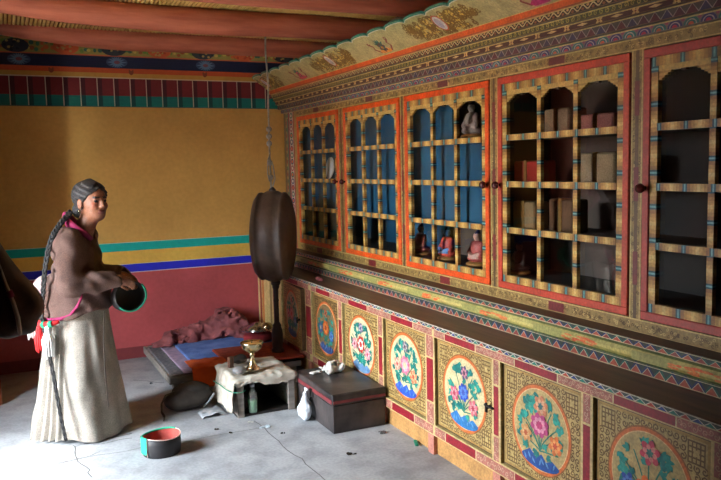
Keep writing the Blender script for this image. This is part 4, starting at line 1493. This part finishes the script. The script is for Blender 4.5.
# small red bundle on the counter, scraps on the floor
rag_blob('cloth_bundle', 'small pink and red cloth bundle lying on the brown counter near the drum', 'cloth', M_MAROON, (2.13, 5.22, .7455), (.022, .05, .016), .006, 24, .005)
mb = MB()
mb.box(-.035, .035, -.01, .01, 0, .012, bev=.002)
o = mb.build('wood_chip', M_GREEN); o.location = (2.065, 3.66, .001); o.rotation_euler = (0, 0, 1.2)
tag(o, 'green scrap lying at the foot of the flowered cabinet', 'scrap')
scraps = [((265, 427), 'pale paper scrap on the floor in front of the crate', .045, (190, 200, 206)),
          ((250, 423), 'tiny white paper scrap on the floor by the crate opening', .028, (206, 206, 200)),
          ((352, 454), 'dark leaf scrap on the floor in front of the black chest', .04, (70, 62, 54)),
          ((232, 433), 'dark crumb scrap on the floor left of the crack', .02, (60, 56, 52)),
          ((215, 430), 'dark sliver lying on the floor below the grey rag', .028, (64, 60, 58)),
          ((385, 432), 'grey dust clump on the floor beside the black chest', .05, (98, 94, 90)),
          ((283, 434), 'dark speck of rubbish on the floor between crate and chest', .02, (70, 66, 62)),
          ((150, 384), 'small dark twig on the floor left of the platform', .03, (80, 78, 80))]
def pix_floor(x, y):
    d = fwd + r2 * ((x - 360.5) / F_PX) - u2 * ((y - 240) / F_PX)
    t = -1.6 / d.z
    return d * t
for (px, py), lab, s, c in scraps:
    p = pix_floor(px, py)
    mb = MB()
    rs = random.Random(px)
    ang = sorted(rs.uniform(0, 2 * PI) for _ in range(9))
    for q in range(4):
        cx, cy = rs.uniform(-s * .6, s * .6), rs.uniform(-s * .4, s * .4)
        r = s * rs.uniform(.25, .5)
        pts = [(cx + r * rs.uniform(.6, 1) * math.cos(a), cy + r * .6 * rs.uniform(.6, 1) * math.sin(a)) for a in ang]
        zt = .003 + .004 * rs.random()
        b = len(mb.v)
        mb.face([(x, y, zt + .004 * rs.random()) for x, y in pts], S(*c))
        for i in range(9):
            (xa, ya), (xb, yb) = pts[i], pts[(i + 1) % 9]
            mb.face([(xa, ya, .0005), (xb, yb, .0005), (xb, yb, zt), (xa, ya, zt)], S(*c))
    o = mb.build('floor_scrap', P_CLOTH); o.location = (p.x, p.y, 0.0006)
    tag(o, lab, 'scrap', 'scraps on the floor')

# ================================================================== HATS
def hat_mesh(parent=None):
    """round brimless hat lying on its crown, opening upwards: outer wall, red lining, green turned-up flap"""
    n = 64
    out = {}
    R, H, sx, sy = .108, .105, 1.0, .92
    def ring(r, z, w=0):
        return [(r * sx * math.cos(2 * PI * k / n), r * sy * math.sin(2 * PI * k / n), z + w * math.sin(4 * PI * k / n + .8)) for k in range(n)]
    def lofted(rings, caps=()):
        mb = MB(); vs, fs = [], []
        for i, r in enumerate(rings):
            vs += r
            if i:
                fs += [((i - 1) * n + k, (i - 1) * n + (k + 1) % n, i * n + (k + 1) % n, i * n + k) for k in range(n)]
        if 0 in caps:
            fs.append(tuple(range(n))[::-1])
        if 1 in caps:
            fs.append(tuple(range((len(rings) - 1) * n, len(rings) * n)))
        mb.mesh(vs, fs)
        return mb
    out['outer'] = lofted([ring(R * .94, 0), ring(R * .98, .006), ring(R, .03), ring(R * 1.01, .07), ring(R * 1.0, H, .005), ring(R * .965, H, .005)], (0,))
    out['lining'] = lofted([ring(R * .965, H - .001, .005), ring(R * .95, .07), ring(R * .93, .012)], (1,))
    return out, R, H, sx, sy, n


M_HATK = mat('black_felt', (22, 20, 22), (36, 33, 35), .6, scale=14, bstr=.2)
M_HATR = mat('dark_red_lining', (150, 56, 48), (176, 76, 62), .8, scale=20, bstr=.3)
M_HATG = mat('green_velvet', (14, 128, 98), (24, 150, 116), .8, scale=14, bstr=.2)
M_PIPE = mat('pale_piping', (214, 170, 160), (226, 190, 176), .8, scale=20, bstr=0)


def make_hat(label, loc, rot, lining=None):
    out, R, H, sx, sy, n = hat_mesh()
    h = out['outer'].build('round_hat', M_HATK)
    tag(h, label, 'hat')
    h.matrix_world = Matrix.Translation(loc) @ rot
    out['lining'].build('lining', lining or M_HATR, h)
    # green flap covering the left part of the wall and the far rim
    mb = MB()
    a0, a1 = math.radians(140), math.radians(204)
    def f(u, v):
        a = a0 + (a1 - a0) * u
        r = R * 1.02 + .002
        return (r * sx * math.cos(a), r * sy * math.sin(a), .022 + (H - .018) * v + .005 * math.sin(2 * a + .8) * v)
    mb.grid(f, 24, 6, thick=None)
    m2 = MB()
    m2.grid(f, 24, 6); m2.grid(lambda u, v: tuple(Vector(f(u, v)) * 1.0 + Vector((.004 * math.cos(a0 + (a1 - a0) * u), .004 * math.sin(a0 + (a1 - a0) * u), 0))), 24, 6)
    m2.build('green_flap', M_HATG, h)
    mb = MB()
    pts = [(R * 1.0 * sx * math.cos(t), R * 1.0 * sy * math.sin(t), H + .002 + .005 * math.sin(2 * t + .8)) for t in [math.radians(20 + 184 * k / 40) for k in range(41)]]
    mb.tube(pts, .006, 8)
    mb.build('green_edge', M_HATG, h)
    mb = MB()
    e = math.radians(204)
    pts = [(1.03 * R * sx * math.cos(e), 1.03 * R * sy * math.sin(e), .01 + (H - .005) * k / 6) for k in range(7)]
    pts += [(R * sx * math.cos(t), R * sy * math.sin(t), H + .002 + .005 * math.sin(2 * t + .8)) for t in [math.radians(204 + 176 * k / 20) for k in range(21)]]
    mb.tube(pts, .0026, 6)
    mb.build('piping', M_PIPE if lining is None else M_HATK, h)
    return h


make_hat('black and green round hat with red lining lying open side up on the floor', (0.735, 4.245, 0.0), Matrix.Rotation(math.radians(12), 4, 'Z'))

# ================================================================== THE WOMAN
WOX, WOY, WROT = 0.375, 4.85, math.radians(-16)
MWm = Matrix.Translation((WOX, WOY, 0)) @ Matrix.Rotation(WROT, 4, 'Z')
SKIN, LIP = S(142, 92, 68), S(120, 62, 54)
HC = np.array([.125, -.01, 1.425])                  # head centre
HY = math.radians(-44)                               # head turned further to the viewer
cH, sH = math.cos(HY), math.sin(HY)
HROT = np.array([[cH, -sH, 0], [sH, cH, 0], [0, 0, 1]])


def hp(x, y, z):
    return tuple(HROT @ np.array([x, y, z]) + HC)


def finger(P, pts, r):
    d = None
    for k in range(len(pts) - 1):
        e = capsule(P, pts[k], pts[k + 1], r * (1 - .12 * k), r * (1 - .12 * (k + 1)))
        d = e if d is None else np.minimum(d, e)
    return d


def hand(P, w, pd, nd, curl, s=1):
    """palm from wrist w along pd; knuckle line along nd; fingers curl towards curl"""
    w, pd, nd, cu = [np.array(q, float) for q in (w, pd, nd, curl)]
    d = capsule(P, w, w + pd * .055, .020, .019)
    for k, (o, l) in enumerate(((-.030, .060), (-.010, .070), (.010, .065), (.028, .052))):
        b = w + pd * .06 + nd * o * .9
        d = smin(d, capsule(P, w + pd * .02 + nd * o * .5, b, .013, .0105), .012)
        k1 = b + (pd * .75 + cu * .45) * l * .5
        k2 = k1 + (pd * .25 + cu * .95) * l * .38
        k3 = k2 + (-pd * .35 + cu * .9) * l * .28
        d = smin(d, finger(P, (b, k1, k2, k3), .0092), .004)
    t0 = w + pd * .015 - nd * .022
    t1 = t0 - nd * .026 + pd * .02 + cu * .02
    t2 = t1 + pd * .026 + cu * .022
    d = smin(d, finger(P, (t0, t1, t2), .011), .008)
    return d


RS, RE, RW = (.02, -.175, 1.20), (.015, -.245, .955), (.27, -.135, .965)
LS_, LE, LW = (.04, .165, 1.20), (.06, .225, .96), (.275, .06, .955)


def body(P):
    q = (P - HC) @ HROT
    head = union(.02, ellip(q, (-.012, 0, .025), (.098, .078, .092)), ellip(q, (.030, 0, -.035), (.062, .062, .085)), ellip(q, (.055, 0, -.085), (.036, .036, .028)))
    nose = union(.008, capsule(q, (.086, 0, .012), (.106, 0, -.026), .009, .0125), ellip(q, (.098, .011, -.030), (.010, .008, .007)), ellip(q, (.098, -.011, -.030), (.010, .008, .007)))
    brow = capsule(q, (.080, -.034, .020), (.080, .034, .020), .010, .010)
    cheek = np.minimum(ellip(q, (.066, .038, -.026), (.022, .020, .020)), ellip(q, (.066, -.038, -.026), (.022, .020, .020)))
    lips = union(.004, ellip(q, (.090, 0, -.058), (.010, .022, .005)), ellip(q, (.088, 0, -.067), (.010, .019, .006)))
    d = union(.012, head, nose, brow, cheek)
    sock = np.minimum(ellip(q, (.094, .031, .003), (.016, .018, .010)), ellip(q, (.094, -.031, .003), (.016, .018, .010)))
    d = np.maximum(d, -(sock + .002))
    d = smin(d, lips, .006)
    for s in (-1, 1):
        e = np.maximum(ellip(q, (-.006, s * .082, -.012), (.020, .012, .033)), -ellip(q, (-.002, s * .095, -.010), (.011, .010, .020)))
        d = smin(d, e, .006)
    d = smin(d, capsule(P, (.055, 0, 1.22), tuple(HC + HROT @ np.array([-.01, 0, -.06])), .058, .052), .03)
    tor = union(.06, ellip(P, (.02, 0, 1.08), (.115, .16, .17)), ellip(P, (.02, 0, .88), (.12, .15, .16)))
    d = smin(d, tor, .04)
    for A, B, Cc in ((RS, RE, RW), (LS_, LE, LW)):
        d = smin(d, union(.015, capsule(P, A, B, .05, .040), capsule(P, B, Cc, .038, .026)), .02)
    for s in (-1, 1):
        d = smin(d, union(.02, capsule(P, (.02, s * .08, .82), (.03, s * .085, .45), .085, .058), capsule(P, (.03, s * .085, .45), (.0, s * .085, .07), .055, .036),
                         capsule(P, (-.03, s * .085, .035), (.13, s * .095, .03), .035, .028)), .03)
    d = smin(d, hand(P, RW, (.86, .30, -.42), (.32, -.10, .60), (.15, .75, -.55)), .01)
    d = smin(d, hand(P, LW, (.86, -.30, -.42), (.32, .10, .60), (.15, -.75, -.55)), .01)
    return d


def body_col(c):
    q = (c - HC) @ HROT
    out = np.tile(np.array(SKIN), (len(c), 1))
    lip = (np.abs(q[:, 1]) < .024) & (np.abs(q[:, 2] + .062) < .010) & (q[:, 0] > .084)
    out[lip] = LIP
    ch = (np.hypot(np.abs(q[:, 1]) - .04, q[:, 2] + .022) < .02) & (q[:, 0] > .05)
    out[ch] = S(152, 90, 68)
    br = (np.abs(q[:, 2] - .024) < .006) & (np.abs(np.abs(q[:, 1]) - .030) < .020) & (q[:, 0] > .07)
    out[br] = S(40, 32, 30)
    foot = c[:, 2] < .09
    out[foot] = S(50, 36, 30)
    return out


woman = sdf_obj('person', body, (-.22, -.33, -.01), (.42, .33, 1.56), .0062, P_SKIN, None, body_col)
woman.matrix_world = MWm
tag(woman, 'standing woman in brown wool jacket and long grey skirt, holding a round hat', 'person')
for s in (-1, 1):
    mb = MB(); mb.lathe([(0, -.011), (.008, -.008), (.0112, 0), (.008, .008), (0, .011)], 14, hp(.079, s * .031, .003)); mb.build('eye', M_EYE, woman)
    mb = MB(); mb.tube([hp(-.004, s * .088, -.045), hp(-.002, s * .094, -.055), hp(0, s * .092, -.068), hp(.003, s * .086, -.057)], .003, 6); mb.build('earring', M_BRASS, woman)


def hair(P):
    q = (P - HC) @ HROT
    cap = ellip(q, (-.024, 0, .034), (.110, .096, .100))
    strands = .0032 * np.sin(q[..., 2] * 230 + q[..., 0] * 120 + np.abs(q[..., 1]) * 160 + 7 * vnoise(q, 9)) + .007 * vnoise(q, 22)
    d = cap + strands
    face = (q[..., 0] - .056) * .86 - (q[..., 2] - .045) * .62 + .008 * vnoise(q, 45)
    d = np.maximum(d, face)
    d = np.maximum(d, -.052 - q[..., 2] + q[..., 0] * .55)
    ear = ellip(q, (-.004, .095, -.016), (.026, .03, .036)); ear2 = ellip(q, (-.004, -.095, -.016), (.026, .03, .036))
    d = np.maximum(d, -np.minimum(ear, ear2))
    knot = ellip(q, (-.095, -.02, -.055), (.040, .045, .042)) + strands
    return smin(d, knot, .02)


sdf_obj('hair', hair, (-.14, -.17, 1.26), (.25, .15, 1.58), .0042, M_HAIR, woman)


def braid(name, pts, r, m, parent, twist=26):
    """three-strand plait along a smooth path"""
    P = [Vector(p) for p in pts]
    dense = []
    n = 90
    for k in range(n + 1):
        t = k / n * (len(P) - 1)
        i = min(int(t), len(P) - 2); f = t - i
        p0, p1, p2, p3 = P[max(i - 1, 0)], P[i], P[i + 1], P[min(i + 2, len(P) - 1)]
        dense.append(0.5 * ((2 * p1) + (p2 - p0) * f + (2 * p0 - 5 * p1 + 4 * p2 - p3) * f * f + (3 * p1 - p0 - 3 * p2 + p3) * f ** 3))
    mb = MB()
    for s in range(3):
        q, rad = [], []
        for k, p in enumerate(dense):
            a = twist * 2 * PI * k / n / 2 + s * 2 * PI / 3
            t = (dense[min(k + 1, n)] - dense[max(k - 1, 0)]).normalized()
            sx = t.cross(Vector((0, 1, 0))).normalized()
            rr = r * (1 - .45 * k / n)
            q.append(p + sx * (rr * .75 * math.sin(a)) + Vector((0, 1, 0)) * (rr * .4 * math.sin(2 * a)))
            rad.append(rr * .62)
        mb.tube(q, rad, 8)
    return mb.build(name, m, parent)


braid('braid', [(.015, -.085, 1.37), (-.04, -.135, 1.30), (-.085, -.165, 1.22), (-.125, -.165, 1.08), (-.150, -.165, .92), (-.165, -.175, .78), (-.135, -.215, .62), (-.10, -.25, .40), (-.07, -.285, .20), (-.045, -.30, .05)], .0145, M_BLACKH, woman)


# jacket
JB, JP = S(84, 64, 57), S(110, 88, 82)


def jacket(P):
    tor = union(.07, ellip(P, (.015, 0, 1.12), (.135, .185, .145)), ellip(P, (.015, 0, .93), (.165, .185, .17)), ellip(P, (-.02, 0, 1.19), (.10, .17, .07)))
    skirt = np.maximum(np.maximum(np.hypot((P[..., 0] - .01) / .185, P[..., 1] / .20) * .19 - .19 - (.9 - P[..., 2]) * .10, P[..., 2] - .95), .735 - P[..., 2])
    d = smin(tor, skirt, .04)
    # cloth bulging out at the small of the back
    d = smin(d, ellip(P, (-.17, .0, .93), (.06, .13, .06)), .05)
    for A, B, Cc in ((RS, RE, RW), (LS_, LE, LW)):
        A, B, Cc = np.array(A), np.array(B), np.array(Cc)
        E = B + (Cc - B) * .93
        d = smin(d, union(.03, capsule(P, A, B, .078, .070), capsule(P, B, E, .068, .056)), .045)
    fold = .006 * np.sin(P[..., 2] * 48 + P[..., 0] * 30 + 5 * vnoise(P, 6)) + .010 * vnoise(P, 11)
    d = d + fold
    base = .745 + .05 * np.clip((P[..., 0] + .05) * 3, -1, 1) + .010 * np.sin(np.arctan2(P[..., 1], P[..., 0]) * 5)
    d = np.maximum(d, base - P[..., 2])
    # neck opening and open cuffs
    nk = capsule(P, (.055, 0, 1.215), (.10, -.01, 1.36), .066, .09)
    d = np.maximum(d, -nk)
    for B, Cc in ((RE, RW), (LE, LW)):
        B, Cc = np.array(B), np.array(Cc)
        d = np.maximum(d, -capsule(P, B + (Cc - B) * .86, B + (Cc - B) * 1.15, .036, .050))
    return d


def jacket_col(c):
    n = vnoise(c, 7)
    out = np.array(JB)[None] * (1 - (.5 + .5 * n)[:, None]) + np.array(JP)[None] * (.5 + .5 * n)[:, None]
    front = (c[:, 0] > .12) & (np.abs(c[:, 1] + .03) < .07) & (c[:, 2] > .98)
    out[front] = np.array(S(86, 68, 48))
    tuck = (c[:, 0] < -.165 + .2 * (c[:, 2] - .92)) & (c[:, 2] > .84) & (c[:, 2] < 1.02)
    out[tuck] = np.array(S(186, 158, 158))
    return out


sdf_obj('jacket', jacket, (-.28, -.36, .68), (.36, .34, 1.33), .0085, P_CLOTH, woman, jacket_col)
M_MAG = mat('magenta_trim', (116, 10, 60), (138, 22, 76), .8, scale=30, bstr=.2)
mb = MB()
pts = [(-.02 + .0, -.055, 1.335), (.0, -.082, 1.30), (.04, -.098, 1.265), (.085, -.092, 1.235), (.12, -.07, 1.20)]
mb.tube(pts, [.018, .021, .021, .018, .012], 10, squash=1.5)
mb.tube([(-.02, -.055, 1.335), (-.035, -.0, 1.34), (-.02, .055, 1.32), (.03, .085, 1.27)], [.018, .02, .02, .016], 10, squash=1.5)
mb.build('collar', M_MAG, woman)
mb = MB()
mb.tube([(.075, -.212, .905), (.07, -.214, .87), (.045, -.217, .82), (.005, -.217, .775), (-.055, -.210, .752), (-.12, -.185, .748), (-.155, -.15, .75)], [.006, .007, .008, .009, .010, .008, .006], 8)
mb.build('hem_piping', M_MAG, woman)

# long skirt: smooth at the front, pleated behind
mb = MB()
NZ, NT = 44, 200
vs, fs, fc = [], [], []
SK1, SK2 = np.array(S(160, 153, 142)), np.array(S(138, 131, 121))
for i in range(NZ + 1):
    t = i / NZ
    z = .815 - t * (.815 - .018)
    for k in range(NT):
        a = 2 * PI * k / NT
        rx = .165 + .10 * t ** 1.1
        ry = .185 + .065 * t
        back = max(0, (-math.cos(a - .35) - .55) / .45) ** .7
        pl = (.014 + .018 * t) * back * math.sin(a * 34) * min(1, t * 4)
        big = .012 * t * math.sin(a * 5 + 1.2 + 1.5 * math.sin(z * 3)) + .008 * t * math.sin(a * 9 + z * 4)
        wr = .006 * n1(a * 2, z * 3, 2.5)
        r = 1 + (pl + big + wr) / .22
        cx = .0 + .012 * (1 - t)
        x, y = cx + rx * r * math.cos(a), ry * r * math.sin(a)
        zz = z + (.012 * math.sin(a * 3 + 1) if i == NZ else 0)
        vs.append((x, y, max(zz, .006)))
for i in range(NZ):
    for k in range(NT):
        fs.append((i * NT + k, (i + 1) * NT + k, (i + 1) * NT + (k + 1) % NT, i * NT + (k + 1) % NT))
        a = 2 * PI * (k + .5) / NT
        n = .5 + .5 * n1(math.cos(a) * 3, math.sin(a) * 3, 2.2, i * .08)
        fc.append(tuple(SK1 * n + SK2 * (1 - n)))
fs.append(tuple(range(NT)));  fc.append(tuple(SK2))
mb.mesh(vs, fs, cols=fc)
mb.build('skirt', P_CLOTH, woman)
# dark pleat line down the side of the skirt, sash and tassels
mb = MB()
mb.tube([(.185, -.165, .78), (.175, -.18, .6), (.175, -.19, .4), (.185, -.198, .2)], [.004, .006, .007, .005], 6, squash=.5)
mb.build('skirt_seam', M_BAG, woman)


def tassel(name, m, base, length, r, n=14):
    mb = MB()
    b = Vector(base)
    mb.lathe([(0, .0), (r * .6, -.004), (r * .7, -.02), (r * .45, -.028)], 12, b)
    for k in range(n):
        a = 2 * PI * k / n
        e = b + Vector((r * math.cos(a) * 1.1, r * math.sin(a) * 1.1, -length * random.uniform(.85, 1)))
        mb.tube([b + Vector((r * .3 * math.cos(a), r * .3 * math.sin(a), -.02)), (b + e) / 2 + Vector((r * .7 * math.cos(a), r * .7 * math.sin(a), 0)), e], [.005, .006, .004], 6)
    return mb.build(name, m, woman)


M_RED = mat('bright_red_yarn', (200, 28, 30), (220, 44, 44), .9, scale=30, bstr=.3)
M_WYARN = mat('white_yarn', (214, 212, 206), (232, 230, 226), .9, scale=30, bstr=.3)
tassel('red_tassel', M_RED, (-.185, -.165, .715), .17, .022)
tassel('white_tassel', M_WYARN, (-.125, -.225, .715), .19, .026)
tassel('white_tassel', M_WYARN, (-.235, -.115, .76), .14, .022)
mb = MB()
mb.tube([(-.245, -.06, .79), (-.21, -.14, .735), (-.165, -.185, .722), (-.11, -.225, .728), (-.06, -.235, .74)], [.012, .015, .016, .016, .011], 8)
mb.build('sash', M_RED, woman)
mb = MB()
mb.lathe([(.018, -.012), (.022, 0), (.018, .012)], 14, (-.15, -.20, .722), (0.8, -.5, .2))
mb.lathe([(.018, -.012), (.021, 0), (.017, .012)], 14, (-.105, -.232, .728), (0.9, -.3, .2))
mb.build('green_binding', M_GREEN, woman)

# the hat she holds, open side towards the viewer
hatm = MWm @ Matrix.Translation((.31, -.045, .838))
hd = Vector((.22, -.95, .16)).normalized()           # opening faces the viewer
rotq = hd.to_track_quat('Z', 'Y').to_matrix().to_4x4()
hh = make_hat('dark round hat with green edge held in the hands of the woman', (0, 0, 0), Matrix(), M_HATK)
hh.matrix_world = Matrix.Translation(hatm.translation - hd * .05) @ rotq @ Matrix.Rotation(math.radians(200), 4, 'Z') @ Matrix.Scale(.90, 4)

# ================================================================== SECOND PERSON, MOSTLY OUT OF FRAME
POX, POY = -0.33, 2.95


def body2(P):
    d = union(.03, ellip(P, (0, 0, 1.50), (.085, .095, .115)), capsule(P, (0, .01, 1.28), (0, 0, 1.44), .055, .05), ellip(P, (0, 0, 1.10), (.18, .12, .22)), ellip(P, (0, 0, .88), (.16, .12, .16)))
    d = smin(d, union(.01, capsule(P, (0, -.085, 1.50), (0, -.105, 1.475), .010, .013), ellip(P, (0, -.088, 1.445), (.022, .010, .006))), .01)
    for s in (-1, 1):
        d = smin(d, ellip(P, (s * .092, .005, 1.495), (.012, .020, .032)), .008)
        d = smin(d, union(.02, capsule(P, (s * .08, 0, .85), (s * .09, -.01, .46), .085, .056), capsule(P, (s * .09, -.01, .46), (s * .09, .02, .07), .054, .036), capsule(P, (s * .09, .03, .035), (s * .10, -.14, .03), .036, .028)), .03)
    d = smin(d, union(.02, capsule(P, (.17, 0, 1.31), (.32, .0, 1.04), .05, .04), capsule(P, (.32, .0, 1.04), (.16, .17, 1.08), .036, .026)), .03)
    d = smin(d, hand(P, (.16, .17, 1.08), (-.9, .35, .1), (.1, .3, .9), (-.3, -.9, 0)), .01)
    d = smin(d, union(.02, capsule(P, (-.17, 0, 1.27), (-.24, 0, 1.0), .05, .04), capsule(P, (-.24, 0, 1.0), (-.24, -.1, .80), .036, .026)), .03)
    d = smin(d, hand(P, (-.24, -.1, .80), (0, -.3, -.95), (.8, .3, 0), (.3, -.4, -.5)), .01)
    return d


def body2_col(c):
    out = np.tile(np.array(S(128, 84, 64)), (len(c), 1))
    out[c[:, 2] < .09] = S(40, 30, 26)
    return out


p2 = sdf_obj('person', body2, (-.34, -.26, -.01), (.46, .20, 1.64), .009, P_SKIN, None, body2_col)
p2.location = (POX, POY, 0); p2.scale = (1.08, 1.08, 1.08)
tag(p2, 'person cut off by the left edge, only a wide dark brown sleeve elbow showing', 'person')
sdf_obj('hair', lambda P: np.maximum(ellip(P, (0, .015, 1.53), (.100, .105, .115)), np.minimum(-P[..., 1] - .035, 1.60 - P[..., 2]) * -1 * -1 + 0), (-.13, -.13, 1.38), (.13, .15, 1.67), .009, M_BLACKH, p2)


def robe(P):
    r = np.hypot(P[..., 0] / 1.15, P[..., 1]) - (.15 + .06 * np.clip((1.2 - P[..., 2]) / 1.2, 0, 1))
    d = np.maximum(np.maximum(r, P[..., 2] - 1.22), .03 - P[..., 2])
    d = smin(d, ellip(P, (0, 0, 1.16), (.20, .14, .16)), .05)
    d = np.maximum(d, .03 - P[..., 2])
    d = smin(d, capsule(P, (-.17, 0, 1.27), (-.24, 0, 1.0), .075, .07), .04)
    d = smin(d, capsule(P, (-.24, 0, 1.0), (-.24, -.08, .85), .07, .075), .03)
    return d + .008 * np.sin(np.arctan2(P[..., 1], P[..., 0]) * 11) + .006 * vnoise(P, 8)


M_ROBE = mat('dark_brown_homespun', (74, 56, 50), (100, 80, 72), .95, scale=12, bstr=.6)
sdf_obj('robe', robe, (-.36, -.32, .0), (.36, .32, 1.36), .013, M_ROBE, p2)


def sleeve(P):
    A, B = np.array((.165, 0, 1.34)), np.array((.329, .0, 1.03))
    d = smin(capsule(P, A, B, .08, .08), capsule(P, (.32, .01, 1.04), (.20, .15, 1.05), .085, .09), .04)
    d = smin(d, ellip(P, (.28, .02, .995), (.10, .08, .05)), .04)
    d = np.maximum(d, -capsule(P, (.24, .10, 1.05), (.10, .27, 1.06), .06, .09))
    return d + .010 * vnoise(P, 10) + .004 * np.sin(P[..., 0] * 70 + P[..., 2] * 50)


sdf_obj('sleeve', sleeve, (.0, -.20, .90), (.55, .32, 1.48), .009, M_ROBE, p2)
mb = MB()
STR = [(.265, -.075, 1.24), (.285, -.085, 1.19), (.30, -.09, 1.13), (.318, -.09, 1.07), (.328, -.09, 1.02), (.332, -.085, .965)]
mb.tube(STR, [.010, .013, .015, .018, .019, .016], 10, squash=.4)
mb.build('sleeve_lining_strip', mat('pale_grey_lining', (168, 150, 140), (190, 172, 160), .9, scale=20), p2)
mb = MB()
mb.tube([(.308, -.0945, 1.11), (.314, -.0945, 1.09)], [.020, .021], 10, squash=.5)
mb.build('pink_band', M_MAG, p2)
